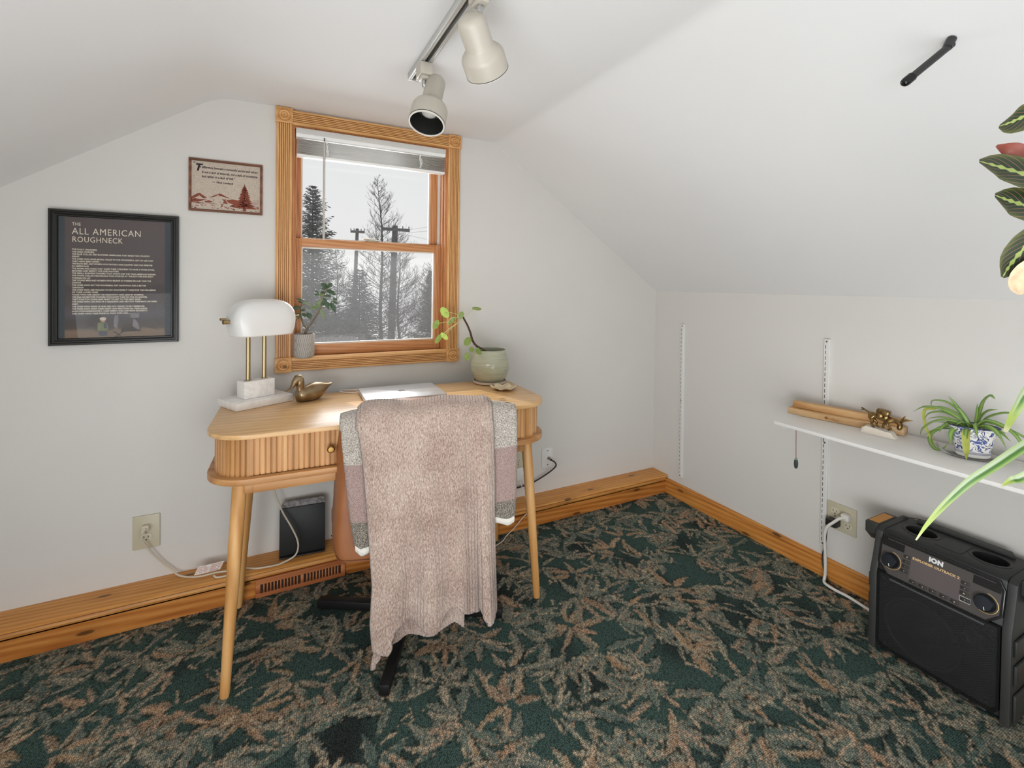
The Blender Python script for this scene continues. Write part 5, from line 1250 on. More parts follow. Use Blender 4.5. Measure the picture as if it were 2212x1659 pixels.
SL_ = [([(.004, 0, .0), (.012, .0, .05), (.022, .0, .095), (.038, .005, .118), (.050, .01, .112)], .0085), ([(.0, 0, .0), (.008, 0, .05), (.008, 0, .088)], .006), ([(.006, 0, .01), (.018, 0, .05), (.034, .0, .072), (.054, .0, .080)], .006),
      ([(.008, 0, .01), (.03, 0, .048), (.06, .0, .070), (.085, 0, .076), (.098, .0, .073)], .006), ([(.004, .01, .01), (.03, .01, .042), (.07, .01, .036), (.105, .02, .008), (.118, .02, -.04)], .0065), ([(.004, .01, .0), (.03, .01, .036), (.07, .01, .032), (.12, .01, .012), (.155, .01, -.018)], .0055),
      ([(.0, .01, .0), (.03, .02, .028), (.06, .03, .022), (.085, .04, -.02)], .006), ([(.0, .01, .0), (.025, .02, .026), (.055, .03, .020), (.080, .035, -.008)], .0045), ([(.0, .0, .0), (.03, .0, .008), (.055, 0, .016), (.072, 0, .014)], .005), ([(.0, .01, .0), (.02, .01, .018), (.06, .0, .012), (.085, .01, -.004)], .005),
      ([(-.004, 0, .0), (-.025, 0, .045), (-.045, 0, .075), (-.062, .0, .096)], .0055), ([(-.004, .0, .0), (-.03, 0, .05), (-.065, .0, .075), (-.1, .0, .072), (-.105, .0, .05)], .005), ([(-.004, 0, .0), (-.03, .0, .04), (-.07, .01, .058), (-.105, .01, .05)], .0045),
      ([(-.006, .01, .0), (-.035, .01, .036), (-.075, .02, .054), (-.115, .02, .050), (-.145, .02, .026)], .0065), ([(-.004, .01, .0), (-.03, .01, .03), (-.065, .02, .045), (-.095, .03, .036), (-.112, .03, .01)], .006), ([(-.004, .01, .0), (-.03, .02, .024), (-.065, .03, .030), (-.1, .03, .018)], .005),
      ([(-.004, .01, .0), (-.03, .03, .024), (-.07, .05, .020), (-.1, .06, -.01), (-.108, .06, -.035)], .006), ([(-.006, .01, .0), (-.03, .03, .020), (-.05, .05, .012), (-.06, .06, -.012)], .0085), ([(-.004, 0, .0), (-.025, .0, .018), (-.055, 0, .012), (-.09, .0, .005)], .004), ([(-.004, .0, .0), (-.04, .01, -.002), (-.085, .02, -.016), (-.115, .02, -.045)], .004),
      ([(.002, .01, -.002), (.0, .04, .016), (.004, .062, .0), (.006, .066, -.035)], .008), ([(0, 0, 0), (-.01, .01, .03), (-.028, .01, .058), (-.04, .01, .068)], .007), ([(.0, .01, .0), (.012, .03, .03), (.022, .05, .022), (.03, .06, -.004)], .007), ([(.0, .0, .0), (-.015, .02, .026), (-.03, .04, .014), (-.035, .05, -.006)], .006)]
for p, w_ in SL_: sleaf(p, w_)
sleaf([(.002, .015, -.004), (.002, .048, .010), (.006, .066, -.012), (.008, .068, -.045), (.008, .066, -.074)], .0125, m_spy, (-.9, 0, .3))
sleaf([(-.01, .01, -.002), (-.025, .035, .010), (-.032, .056, -.008), (-.03, .062, -.042)], .0105, None, (-.9, 0, .3))
sleaf([(-.01, .0, .0), (-.05, .01, .006), (-.085, .02, -.020), (-.098, .02, -.05), (-.082, .03, -.073), (-.062, .03, -.070), (-.048, .03, -.048)], .0075, None, (-.8, .2, .4))
sleaf([(-.085, .02, .052), (-.113, .02, .040), (-.111, .02, -.005), (-.1, .02, -.036), (-.082, .02, -.072)], .0065, m_spy, (-.9, .2, .2))

# ------------------------------------------------------------------ rugged portable speaker on the carpet
SO = V((-.136, -1.422, 0)); spk = thing('portable_speaker', 'large black rugged portable speaker standing on the carpet under the shelf', 'speaker', SO, R(-90))
K = WM[spk.name]
m_pl = pm('speaker_plastic', (38, 39, 39), .5, var=.05, bump=.25, bs=600); m_pl2 = pm('speaker_rail', (50, 51, 49), .55, var=.06, bump=.3, bs=500); m_gl = pm('speaker_gloss', (24, 24, 25), .25)
b = nb(); prism(b, [(-.106, .012), (-.100, .004), (.096, .004), (.104, .012), (.104, .372), (.098, .384), (-.066, .384), (-.078, .378), (-.104, .268), (-.106, .262)], -.147, .147, K @ Matrix(((0, 0, 1, 0), (1, 0, 0, 0), (0, 1, 0, 0), (0, 0, 0, 1))), .002)
cab = obj('cabinet', b, m_pl, spk, smooth=30)
b = nb()
for x in (-.082, .084): lathe(b, [(0, .322), (.0415, .322), (.0415, .42), (0, .42)], 36, K @ Matrix.Translation(V((x, .012, 0))), .96, .86)
bmesh.ops.recalc_face_normals(b, faces=b.faces[:])
cut = obj('cutter', b, m_pl, None, smooth=0); bpy.context.view_layer.update(); md = cab.modifiers.new('wells', 'BOOLEAN'); md.object = cut; md.operation = 'DIFFERENCE'; bpy.context.view_layer.update()
m2 = bpy.data.meshes.new_from_object(cab.evaluated_get(bpy.context.evaluated_depsgraph_get())); cab.modifiers.clear(); cab.data = m2; bpy.data.objects.remove(cut)
# grille over the cones
t = NT('perforated_grille'); v = t.coord(); vo = t.new('ShaderNodeTexVoronoi'); vo.inputs['Randomness'].default_value = 0.0; vo.inputs['Scale'].default_value = 240; t.link(t.coord((1, 1, 1), rot=(0, .6, 0)), vo.inputs['Vector'])
t.base(t.ramp(vo.outputs['Distance'], [(.25, lin((14, 15, 15))), (.5, lin((40, 42, 42)))])); t.set(Roughness=.45)
tp = t.new('ShaderNodeBsdfTransparent'); mx = t.new('ShaderNodeMixShader'); t.link(t.ramp(vo.outputs['Distance'], [(.3, (.75, .75, .75, 1)), (.5, (.0, .0, .0, 1))]), mx.inputs[0]); t.link(t.p.outputs[0], mx.inputs[1]); t.link(tp.outputs[0], mx.inputs[2]); t.link(mx.outputs[0], t.out.inputs[0])
Kf = K @ Matrix.Rotation(R(90), 4, 'X')                     # x right, y up, z towards the room
def Kz(z): return Kf @ Matrix.Translation(V((0, 0, z)))
b = nb(); poly = [(-.126, .026), (.126, .026), (.138, .034), (.138, .252), (-.138, .270), (-.138, .040)]
poly = [(-.128, .024), (.128, .024), (.140, .036), (.140, .256), (-.140, .256), (-.140, .036)]
flat(b, poly, Kz(.1135)); obj('grille', b, t.m, spk, smooth=0)
b = nb(); outer = [(-.1345, .016), (.1345, .016), (.1455, .031), (.1455, .262), (-.1455, .262), (-.1455, .031)]
rows = [[b.verts.new(Kz(z) @ V((x, y, 0))) for x, y in pp] for pp, z in ((outer, .106), (outer, .1155), (poly, .1155), (poly, .1110))]
for a, c in zip(rows, rows[1:]):
    for k in range(6): b.faces.new((a[k], a[(k + 1) % 6], c[(k + 1) % 6], c[k]))
obj('grille_surround', b, m_gl, spk, smooth=20, recalc=True)
m_cone = pm('cone_black', (64, 65, 65), .4)
for cx, cy, r in ((-.030, .125, .098), (.098, .200, .036)):
    b = nb(); lathe(b, [(r, .1075), (r * .985, .1115), (r * .93, .1118), (r * .90, .1090), (r * .86, .1115), (r * .82, .1105), (r * .36, .1068), (r * .34, .1085), (r * .2, .1105), (0, .1112)], 44, Kf @ Matrix.Translation(V((cx, cy, 0)))); obj('speaker_cone', b, m_cone, spk, smooth=50)
b = nb()
for z_, h in ((.2475, .0055),): box(b, -.112, .112, z_ - h / 2, z_ + h / 2, .1142, .1150, 0, Kf)
obj('light_bar', b, pm('perforated_bar', (78, 80, 80), .5, var=.4, vs=700), spk)
for x, y in ((-.128, .243), (.128, .243), (-.120, .036), (.120, .036)):
    b = nb(); lathe(b, [(.0042, .114), (.0036, .1162), (.0016, .1164), (.0014, .1152), (0, .1152)], 12, Kf @ Matrix.Translation(V((x, y, 0)))); obj('screw', b, pm('black_screw', (70, 70, 68), .3, .6), spk)
# sloping control panel
PZ0, PY0, PZ1, PY1 = .262, -.111, .376, -.082
tilt = math.atan2(PY1 - PY0, PZ1 - PZ0); KP = K @ Matrix.Translation(V((0, PY0 - .004, PZ0))) @ Matrix.Rotation(-tilt, 4, 'X') @ Matrix.Rotation(R(90), 4, 'X')
PH = math.hypot(PZ1 - PZ0, PY1 - PY0)
b = nb(); oc_ = [(-.118, -.004), (.118, -.004), (.148, .026), (.148, PH - .022), (.136, PH), (-.136, PH), (-.148, PH - .022), (-.148, .026)]
prism(b, oc_, -.006, .003, KP, .002); obj('control_panel', b, m_gl, spk, smooth=20)
b = nb(); ic = [(-.115, .002), (.115, .002), (.141, .028), (.141, PH - .030), (.127, PH - .010), (-.127, PH - .010), (-.141, PH - .030), (-.141, .028)]
prism(b, ic, .0031, .0038, KP); obj('panel_face', b, pm('panel_face', (74, 70, 68), .4, var=.03), spk, smooth=0)
for x0, x1 in ((-.140, -.082), (.082, .140)):
    b = nb(); box(b, x0, x1, PH - .034, PH - .012, .0039, .0052, 0, KP); obj('flap', b, m_gl, spk)
b = nb(); box(b, -.062, .056, .018, PH - .036, .0039, .0043, 0, KP); obj('display', b, pm('display_dim', (92, 84, 84), .35, var=.04), spk)
m_kn = NT('knob_anodised'); v = m_kn.coord(); m_kn.base(lin((44, 48, 54))); m_kn.set(Roughness=.28, Metallic=.7); m_kn.p.inputs['Anisotropic'].default_value = .8; m_kn = m_kn.m
m_gold = pm('gold_scale', (206, 172, 112), .4, .3); m_btn = pm('button_dark', (42, 42, 42), .5); m_glow = pm('print_gold', (222, 186, 130), .5); m_wht = pm('print_white', (226, 226, 224), .5)
for x in (-.112, .112):
    Mk = KP @ Matrix.Translation(V((x, .045, .0039)))
    b = nb(); lathe(b, [(.0225, 0), (.0225, .004), (.0215, .006), (.0205, .017), (.0185, .019), (0, .0192)], 36, Mk); kb = obj('knob', b, m_kn, spk, smooth=40)
    b = nb(); box(b, -.0008, .0008, -.017, -.009, .0193, .0198, 0, Mk @ Matrix.Rotation(R(15), 4, 'Z')); obj('pointer', b, m_wht, kb)
    b = nb(); pts = [(.0265 * math.cos(a_), .0265 * math.sin(a_), .0008) for a_ in np.linspace(R(-115), R(85), 30)]; tube(b, [Mk @ V(p) for p in pts], .0011, 6); obj('scale_arc', b, m_gold, spk)
k_ = 0
for bx_, by_, sym in [(-.072, .075, 'O'), (-.073, .060, '+'), (-.074, .045, '-'), (-.0755, .031, '='), (-.050, .0105, '<'), (-.026, .0105, 'II'), (-.001, .0105, '>'), (.024, .0105, '+'), (.049, .0105, 'B'), (.067, .072, '>'), (.067, .058, '<'), (.067, .044, 'M'), (.070, .028, '=')]:
    b = nb(); box(b, bx_ - .0095, bx_ + .0095, by_ - .0042, by_ + .0042, .0039, .0062, .001, KP); bt = obj('button', b, m_btn, spk)
    b = nb(); text(b, sym, .0055, KP @ Matrix.Translation(V((bx_, by_ - .002, .0064))), 'CENTER', bold=.0001); obj('button_symbol', b, m_glow, bt, smooth=0)
b = nb(); fr = [(.058, .0215), (.082, .0215), (.082, .0345), (.058, .0345)]; tube(b, [KP @ V((x, y, .0046)) for x, y in fr + fr[:1]], .0007, 5); obj('button_outline', b, m_wht, spk)
b = nb(); text(b, 'ION', .0175, KP @ Matrix.Translation(V((-.003, PH - .027, .0046))), 'CENTER', bold=.0012, space=1.1); obj('maker_lettering', b, m_wht, spk, smooth=0)
b = nb(); text(b, 'EXPLORER OUTBACK 2', .0095, KP @ Matrix.Translation(V((-.003, PH - .0415, .0046))), 'CENTER', bold=.0003, width=.112); obj('model_lettering', b, m_glow, spk, smooth=0)
# top: two cup wells and the rear ridge
for x in (-.082, .084):
    b = nb(); Mt = K @ Matrix.Translation(V((x, .012, .3842)))
    lathe(b, [(.050, .0002), (.049, .0016), (.0445, .0022), (.0425, .0010), (.0415, .0004)], 40, Mt, .96, .86); obj('well_ring', b, m_pl2, spk)
    b = nb(); lathe(b, [(.0412, -.0005), (.0405, -.056), (.030, -.0600), (0, -.0600)], 36, Mt, .96, .86); wl = obj('cup_well', b, pm('well_black', (9, 9, 9), .7), spk)
    b = nb(); tube(b, [Mt @ V((.03 * math.cos(a_) * .96, .028 * math.sin(a_), -.052)) for a_ in np.linspace(R(120), R(300), 18)], .0007, 5); obj('well_rib', b, m_pl2, wl)
b = nb(); prism(b, [(-.120, .072), (.120, .072), (.105, .098), (-.105, .098)], .3842, .396, K, .003); obj('rear_ridge', b, m_pl2, spk)
b = nb(); prism(b, rrect(-.030, .034, -.040, .05, .012, 5), .3841, .3856, K, .0008); obj('top_tray', b, m_pl2, spk)
# side rails with notches, the left one carrying the raised grip
for s in (-1, 1):
    prof = [(-.118, .0), (.100, .0), (.108, .012), (.108, .10), (.102, .112), (.102, .150), (.108, .160), (.108, .250), (.102, .262), (.104, .372), (.092, .386), (-.062, .386), (-.080, .376), (-.100, .300), (-.112, .262), (-.116, .252), (-.116, .10)]
    b = nb(); prism(b, prof, s * .1475, s * .168, K @ Matrix(((0, 0, 1, 0), (1, 0, 0, 0), (0, 1, 0, 0), (0, 0, 0, 1))), .003); rl = obj('side_rail', b, m_pl2, spk, smooth=30)
    for z0, z1 in ((.014, .088), (.112, .168), (.190, .236)):
        b = nb(); box(b, s * .1685 if s > 0 else s * .176, s * .176 if s > 0 else s * .1685, -.104, .09, z0, z1, .003, K); obj('bumper', b, m_pl2, rl)
    b = nb(); prism(b, [(.058, .386), (-.066, .386), (-.066, .350), (-.030, .318), (.058, .318)], s * .1685, s * .208, K @ Matrix(((0, 0, 1, 0), (1, 0, 0, 0), (0, 1, 0, 0), (0, 0, 0, 1))), .003); gp = obj('grip', b, m_pl2, rl, smooth=30)
    b = nb(); box(b, s * .1735 if s > 0 else s * .203, s * .203 if s > 0 else s * .1735, -.052, .046, .3862, .3868, 0, K); obj('grip_inlay', b, pm('orange_inlay', (206, 140, 50), .5), gp)
b = nb()
for k in range(7): box(b, -.115 + k * .036, -.096 + k * .036, -.1155, -.1070, .008, .0145, .001, K)
obj('bottom_lugs', b, m_pl2, spk)
b = nb(); tube(b, spline([K @ V(p) for p in ((-.150, .085, .385), (-.152, .06, .392), (-.120, .085, .394), (-.085, .098, .391), (-.05, .104, .384))], 6), .0016, 6); obj('carry_cord', b, m_pl, spk)

# ------------------------------------------------------------------ black rod and the two hanging plants at the right edge
rod = thing('hanging_rod', 'black rod with a rounded metal end cap below the right ceiling slope', 'rod', (-.883, -1.588, 1.597))
A_, B_ = V((-.876, -1.5915, 1.603)), V((-.880, -1.5895, 1.5995)); dv = V((.0918, -.0456, .0860)).normalized()
b = nb(); e_ = A_ + dv * .118; tube(b, [A_, e_], .0072, 16); obj('pole', b, pm('black_pole', (40, 40, 40), .4), rod)
b = nb(); M = axis_M(A_ + dv * .014, A_ - dv * .010); lathe(b, [(.0072, 0), (.0092, .0005), (.0092, .016), (.0078, .0215), (.0045, .0245), (0, .0252)], 20, M); obj('end_cap', b, pm('cap_metal', (54, 54, 54), .15, .9), rod)
b = nb(); p = V((e_.x - .02, e_.y, HC - (e_.x - .02 - XR) / (0 - XR) * (HC - HK) if e_.x > XR else HC)); tube(b, [e_ - dv * .012, V((e_.x + .0005, e_.y, slope_z(e_.x + .0005) - .0005))], .0085, 10); obj('mount', b, pm('rod_mount', (44, 44, 44), .4), rod)

m_mar = NT('prayer_leaf'); uvc = m_mar.coord((1, 1, 1), 'UV'); sx = m_mar.new('ShaderNodeSeparateXYZ'); m_mar.link(uvc, sx.inputs[0])
ax = m_mar.math('ABSOLUTE', m_mar.math('SUBTRACT', sx.outputs['X'], .5)); ay = sx.outputs['Y']
ang = m_mar.math('ADD', m_mar.math('MULTIPLY', ay, 7.0), m_mar.math('MULTIPLY', ax, -7.0))
vein = m_mar.ramp(m_mar.math('PINGPONG', ang, .5), [(0, (1, 1, 1, 1)), (.055, (0, 0, 0, 1))])
mid = m_mar.ramp(m_mar.math('SUBTRACT', ax, m_mar.math('MULTIPLY', m_mar.math('PINGPONG', m_mar.math('MULTIPLY', ay, 7.0), .5), .11)), [(.02, (1, 1, 1, 1)), (.035, (0, 0, 0, 1))])
gr_ = m_mar.ramp(ax, [(0, lin((28, 44, 28))), (.32, lin((42, 56, 34))), (.5, lin((84, 92, 50)))])
c = m_mar.mix(vein, gr_, lin((176, 112, 92))); c = m_mar.mix(mid, c, lin((150, 164, 92))); m_mar.base(c); m_mar.set(Roughness=.42); m_mar = m_mar.m
m_mar_r = pm('prayer_leaf_red', (126, 62, 48), .5, var=.2, vs=60); m_dry = pm('dry_leaf', (212, 184, 152), .8, var=.2, vs=90, bump=.5, bs=90)
MB_ = V((-1.105, -1.935, 1.262))
mp = thing('prayer_plant', 'hanging prayer plant whose dark veined leaves reach in at the right edge', 'hanging plant', MB_)
b = nb(); lathe(b, [(0, -.11), (.045, -.11), (.055, -.10), (.068, 0), (.066, 0), (.062, -.01), (0, -.012)], 28, Matrix.Translation(MB_)); obj('hanging_pot', b, pm('pot_white', (222, 218, 210), .4), mp)
b = nb()
for k in range(3):
    a_ = 2 * PI * k / 3; tube(b, [MB_ + V((.066 * math.cos(a_), .066 * math.sin(a_), -.002)), MB_ + V((0, 0, .30))], .0012, 5)
tube(b, [MB_ + V((0, 0, .30)), V((MB_.x, MB_.y, slope_z(MB_.x) - .0005))], .0016, 5); obj('hanger', b, pm('hanger_cord', (120, 110, 100), .7), mp)
def mleaf(pts, w_, up, mat=None, stem_from=None, fold=.12):
    b = nb(); leaf(b, [V(p) for p in pts][::-1], [w_ * .25, w_ * .85, w_, w_ * .97, w_ * .80, w_ * .50, w_ * .12], up, fold, 10, 12); o = obj('leaf', b, mat or m_mar, mp, smooth=80)
    b = nb(); s = MB_ + V((0, 0, -.005)); e = V(pts[-1]); tube(b, spline([s, s.lerp(e, .5) + V((0, 0, .02)), e], 6), .0018, 6); obj('petiole', b, pm('leaf_stalk', (120, 110, 70), .6), mp)
tc_ = (-.45, -.85, .25)                                      # the side the leaves show
mleaf([(-1.192, -1.826, 1.390), (-1.178, -1.834, 1.396), (-1.168, -1.848, 1.404), (-1.155, -1.872, 1.412)], .021, (-.35, -.6, -.6))
mleaf([(-1.214, -1.815, 1.345), (-1.190, -1.827, 1.338), (-1.177, -1.846, 1.326), (-1.152, -1.866, 1.312)], .0235, tc_)
mleaf([(-1.182, -1.821, 1.368), (-1.166, -1.830, 1.363), (-1.160, -1.842, 1.348), (-1.147, -1.861, 1.325)], .013, (-.3, -.6, -.7), m_mar_r)
mleaf([(-1.206, -1.828, 1.300), (-1.190, -1.837, 1.293), (-1.180, -1.852, 1.285), (-1.155, -1.877, 1.278)], .0245, tc_)
mleaf([(-1.186, -1.831, 1.196), (-1.177, -1.836, 1.214), (-1.170, -1.848, 1.237), (-1.158, -1.863, 1.262)], .020, (-.6, -.75, -.1))
mleaf([(-1.166, -1.842, 1.174), (-1.168, -1.839, 1.188), (-1.164, -1.846, 1.204), (-1.158, -1.864, 1.226)], .017, (-.6, -.75, -.1), m_dry, None, .4)
mleaf([(-1.172, -1.840, 1.228), (-1.163, -1.843, 1.222), (-1.160, -1.855, 1.231), (-1.150, -1.869, 1.253)], .010, (-.6, -.75, -.1), m_dry, None, .4)
# variegated spider plant hanging lower
HB = V((-1.095, -1.955, 1.010))
hp = thing('hanging_spider_plant', 'hanging spider plant with one long white-edged leaf reaching down over the speaker', 'hanging plant', HB)
b = nb(); lathe(b, [(0, -.10), (.042, -.10), (.052, -.09), (.062, 0), (.060, 0), (.056, -.01), (0, -.012)], 28, Matrix.Translation(HB)); obj('hanging_pot', b, pm('pot_cream', (218, 210, 198), .4), hp)
b = nb(); hk = V((HB.x + .0, HB.y - .085, 1.32))
for k in range(3):
    a_ = 2 * PI * k / 3 + .5; tube(b, [HB + V((.060 * math.cos(a_), .060 * math.sin(a_), -.002)), hk], .0012, 5)
tube(b, [hk, V((hk.x, hk.y, slope_z(hk.x) - .0005))], .0016, 5); obj('hanger', b, pm('hanger_string', (120, 110, 100), .7), hp)
t = NT('variegated_leaf'); uvc = t.coord((1, 1, 1), 'UV'); sx = t.new('ShaderNodeSeparateXYZ'); t.link(uvc, sx.inputs[0]); oc = t.coord()
n_ = t.math('ADD', sx.outputs['X'], t.math('MULTIPLY', t.math('SUBTRACT', t.noise(oc, 60, 2), .5), .06))
c = t.ramp(n_, [(.10, lin((172, 198, 126))), (.22, lin((122, 166, 74))), (.34, lin((74, 122, 54))), (.47, lin((86, 138, 58))), (.50, lin((182, 202, 158))), (.62, lin((206, 212, 196))), (.9, lin((178, 200, 146)))])
c = t.mix(t.ramp(sx.outputs['Y'], [(.68, (0, 0, 0, 1)), (.86, (1, 1, 1, 1))]), c, lin((196, 214, 118))); c = t.mix(t.ramp(sx.outputs['Y'], [(.93, (0, 0, 0, 1)), (.98, (1, 1, 1, 1))]), c, lin((238, 230, 190)))
c = t.mix(1.0, c, (.70, .72, .66, 1), 'MULTIPLY')
t.base(c); t.set(Roughness=.4)
tn = t.new('ShaderNodeBsdfTranslucent'); t.link(c, tn.inputs['Color']); mx = t.new('ShaderNodeMixShader'); mx.inputs[0].default_value = .3; t.link(t.p.outputs[0], mx.inputs[1]); t.link(tn.outputs[0], mx.inputs[2]); t.link(mx.outputs[0], t.out.inputs[0])
S1 = [(-1.21, -1.757, .825), (-1.211, -1.768, .851), (-1.206, -1.781, .879), (-1.201, -1.795, .905), (-1.194, -1.809, .928), (-1.18, -1.827, .952), (-1.161, -1.848, .981), (-1.145, -1.878, 1.016), (-1.126, -1.91, 1.036), (-1.10, -1.945, 1.005)]
def hleaf(pts, w_, up=(-.55, -.75, .35), fold=.35):
    b = nb(); leaf(b, [V(p) for p in pts][::-1], w_, up, fold, 6, 8); o = obj('leaf', b, t.m, hp, smooth=80)
hleaf(S1, [.0042, .0056, .0064, .0063, .0059, .0054, .0048, .0040, .0025, .0010])
hleaf([(-1.156, -1.828, .992), (-1.145, -1.833, 1.018), (-1.147, -1.843, 1.045), (-1.141, -1.856, 1.072), (-1.130, -1.885, 1.085), (-1.10, -1.945, 1.005)], [.005, .0062, .0066, .0064, .0055, .0025])
hleaf([(-1.187, -1.835, .928), (-1.175, -1.841, .936), (-1.172, -1.852, .945), (-1.155, -1.882, .985), (-1.10, -1.945, 1.003)], [.006, .007, .006, .004, .001])
random.seed(12)
for k in range(10):
    a_ = R(-140 + k * 26); d = V((math.cos(a_), math.sin(a_), 0)); hleaf([HB + d * .20 + V((0, 0, -.05)), HB + d * .15 + V((0, 0, .02)), HB + d * .08 + V((0, 0, .05)), HB + d * .01 + V((0, 0, -.008))], [.006, .008, .008, .002]) if a_ < R(-20) or a_ > R(200) else None
# ------------------------------------------------------------------ beyond the glass: snow, trees, poles, fence
GZ = -2.9
def fog(name, c, k, rough=.9):
    return pm(name, c, rough, var=k, vs=1.5, spec=.1)
b = nb(); grid(b, 30, 30, lambda u, v: V((-30 + 90 * u, 3 + 120 * v, GZ + .25 * MN.noise(V((u * 9, v * 12, 0))) + v * 2.2)))
g = obj('snow_ground', b, fog('snow', (206, 206, 208), .08), smooth=80); struct(g)
m_bark = fog('hazed_bark', (84, 81, 80), .12); m_need = fog('hazed_needles', (92, 95, 91), .25); m_twig = fog('hazed_twigs', (84, 81, 80), .15); m_need2 = fog('far_needles', (108, 110, 107), .15); m_pole = fog('weathered_pole', (104, 102, 100), .1); m_fence = fog('fence_boards', (112, 108, 108), .12)  # tree greys have the hazy glare mixed into their colour
def conifer(name, label, x, y, top, wid, seed, dens=1.0, z0=None, mat=None, group=None, bare=0.0):
    random.seed(seed); z0 = GZ if z0 is None else z0; H = top - z0
    t_ = thing(name, label, 'tree', (x, y, z0), 0, group)
    b = nb(); tube(b, [(x, y, z0), (x, y, z0 + H * .5), (x, y, top)], [H * .014, H * .009, H * .002], 7); obj('trunk', b, m_bark, t_)
    b = nb(); n = int(46 * dens)
    for k in range(n):
        f = (k + .5) / n; z = z0 + H * (bare + (1 - bare) * f)
        for q in range(8):
            if rnd() < .12: continue
            a = ru(0, 2 * PI); L = wid * ((1 - f) ** .8 * .95 + .05) * ru(.6, 1.1); d = V((math.cos(a), math.sin(a), 0)); droop = ru(.05, .4) * (1 - f) - .35 * f
            p0 = V((x, y, z)); side = V((-d.y, d.x, 0)); m = max(3, int(13 * dens * (L / wid + .25)))
            pt = lambda s: p0 + d * L * s + V((0, 0, -droop * L * s + .28 * L * s * s))
            for j in range(m):
                s = (j + .6) / m; c = pt(s); l2 = ((.08 + .26 * (1 - s)) * L + .10) * ru(.35, 1.25)
                for sg in (-1, 1):
                    e = c + (d * ru(.5, 1.0) + side * sg * ru(.4, 1.0)) * l2 + V((0, 0, ru(-.35, .12) * l2)); w_ = .013 * ru(.6, 1.5)
                    up = V((ru(-.3, .3), ru(-.3, .3), 1)) * w_
                    b.faces.new([b.verts.new(c - up), b.verts.new(c.lerp(e, .6) - up * 1.1), b.verts.new(e), b.verts.new(c.lerp(e, .5) + up * 1.1), b.verts.new(c + up)])
            e = pt(1.0); b.faces.new([b.verts.new(p0 + V((0, 0, .03))), b.verts.new(p0 - V((0, 0, .03))), b.verts.new(e)])
    obj('foliage', b, mat or m_need, t_, smooth=0)
def bare_tree(name, label, x, y, top, wid, seed, tr_=.11, n=95, lean=0.0, start=.12, group=None):
    random.seed(seed); H = top - GZ; t_ = thing(name, label, 'tree', (x, y, GZ), 0, group)
    P = lambda f: V((x + lean * (1 - f), y, GZ + H * f)) + V((.10 * math.sin(f * 7 + seed), 0, 0))
    b = nb(); tube(b, [P(k / 12) for k in range(13)], [tr_ * (1 - .92 * (k / 12)) for k in range(13)], 8); obj('trunk', b, m_bark, t_)
    b = nb()
    def br(p, d, L, r, depth):
        pts = [p]; q = V(p); dd = V(d)
        for s in range(5):
            dd = (dd + V((ru(-.16, .16), ru(-.16, .16), ru(-.02, .20)))).normalized(); q = q + dd * L / 5; pts.append(V(q))
        tube(b, pts, [r * (1 - .8 * s / 5) for s in range(6)], 4 if depth else 3, False)
        if depth:
            for _ in range(9 if depth > 1 else 6):
                s = ru(.2, 1); i = min(4, int(s * 5)); c = pts[i].lerp(pts[i + 1], s * 5 - i); a = (pts[i + 1] - pts[i]).normalized()
                nd = (a * ru(.4, 1) + V((ru(-1, 1), ru(-1, 1), ru(-.3, .8))) * .75).normalized(); br(c, nd, L * ru(.22, .45), r * .55, depth - 1)
    for k in range(n):
        f = start + (1 - start) * (k + rnd()) / n; L = wid * (1.05 - f) ** .75 * ru(.7, 1.15); a = ru(0, 2 * PI)
        br(P(f), V((math.cos(a), math.sin(a), ru(-.05, .35) + .45 * f)).normalized(), L, max(.011, tr_ * .22 * (1.05 - f)), 2)
    obj('branches', b, m_twig, t_, smooth=0)
conifer('spruce_tree', 'tall pointed spruce standing behind the left side of the window', -.37, 22, 5.72, 2.5, 2, 1.15, None, m_need, None, .08)
conifer('spruce_tree', 'broad dark evergreen in the middle of the view below the larch', 1.32, 19, 1.75, 1.75, 5, .85)
conifer('spruce_tree', 'low dense evergreen at the lower left of the window view', -.10, 18.5, .10, 1.5, 7, .55)
conifer('spruce_tree', 'dim evergreen at the right edge of the window view', 6.05, 24, 1.95, 1.5, 9, 1.0, None, m_need2)
conifer('spruce_tree', 'small evergreen low at the right of the snow', 4.75, 19, -.55, .8, 13, .7, None, m_need2)
bare_tree('larch_tree', 'tall bare larch rising to a point in the middle of the window', 2.27, 20, 5.95, 2.5, 3, .11, 125, .34)
bare_tree('bare_tree', 'leafless wide-branching tree behind the right hand pole', 3.9, 23, 3.7, 2.9, 21, .09, 95, .2, .06)
bare_tree('bare_tree', 'leafless tree low at the right hand side of the snow', 5.2, 21, 2.3, 2.0, 31, .06, 90)
bare_tree('bare_tree', 'slim leafless tree between the spruce and the larch', 1.25, 27, 3.4, 2.2, 41, .06, 90)
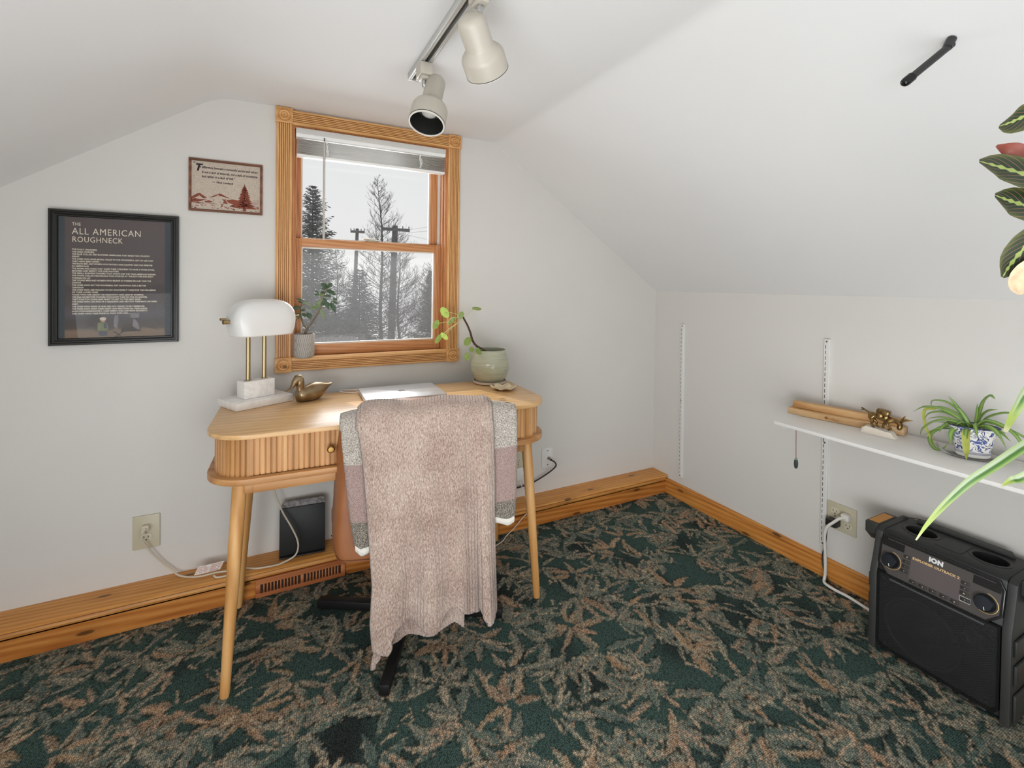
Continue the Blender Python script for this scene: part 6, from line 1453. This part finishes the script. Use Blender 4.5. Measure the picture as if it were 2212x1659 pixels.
def pole(label, x, y, top, arm, r, lean):
    t_ = thing('utility_pole', label, 'utility pole', (x, y, GZ), 0, 'utility poles behind the trees')
    b = nb(); tube(b, [(x - lean, y, GZ), (x, y, top)], [r * 1.25, r * .9], 10); obj('mast', b, m_pole, t_)
    b = nb(); box(b, x - arm, x + arm, y - r - .08, y - r, top - .34, top - .16); obj('crossarm', b, m_pole, t_)
    for k in (-.95, -.5, .5, .95):
        b = nb(); tube(b, [(x + k * arm, y - r - .04, top - .16), (x + k * arm, y - r - .04, top - .02)], .03, 6); obj('insulator', b, m_pole, t_)
pole('thick near utility pole with a wide crossarm right of the larch', 4.44, 26, 4.62, .82, .18, .18)
pole('thinner farther utility pole left of the larch', 3.50, 34, 5.20, .50, .13, .25)
for k, (za, zb) in enumerate(((4.42, 5.6), (4.25, 5.2), (4.1, 4.0))):
    b = nb(); tube(b, spline([(5.2, 26, za), (7.2, 26.6, (za + zb) / 2 - .12), (9.5, 27, zb)], 6), .008, 5)
    tag(obj('power_line', b, fog('wire', (150, 150, 150), .02), loc=(5.2, 26, za)), ['upper power line rising to the right edge of the pane', 'middle power line right of the near pole', 'lowest level power line right of the near pole'][k], 'wire')
fe = thing('board_fence', 'grey board fence low behind the sill at the left of the window', 'fence', (.0, 16, GZ))
b = nb(); random.seed(5)
for k in range(17):
    x = -1.45 + k * .135; box(b, x - .056, x + .056, 16, 16.03, GZ + .1, -.80 + ru(-.03, .03))
obj('boards', b, m_fence, fe)
b = nb(); box(b, -1.5, .77, 16.031, 16.08, -1.25, -1.15); obj('rail', b, m_fence, fe)
random.seed(77); b = nb()                                   # tangled brush along the back of the yard
for k in range(380):
    x, y = ru(-3, 14), ru(38, 50); z = GZ + ru(.2, 1.0); h = ru(.5, 1.9); a = ru(-.6, .6); tube(b, [(x, y, z), (x + a * h * .4, y, z + h * .5), (x + a * h + ru(-.3, .3), y, z + h)], [.02, .014, .004], 3, False)
br_ = obj('brush_thicket', b, fog('brush', (140, 137, 137), .15), smooth=0); tag(br_, 'tangle of grey brush across the back of the snowy yard', 'brush'); br_['kind'] = 'stuff'
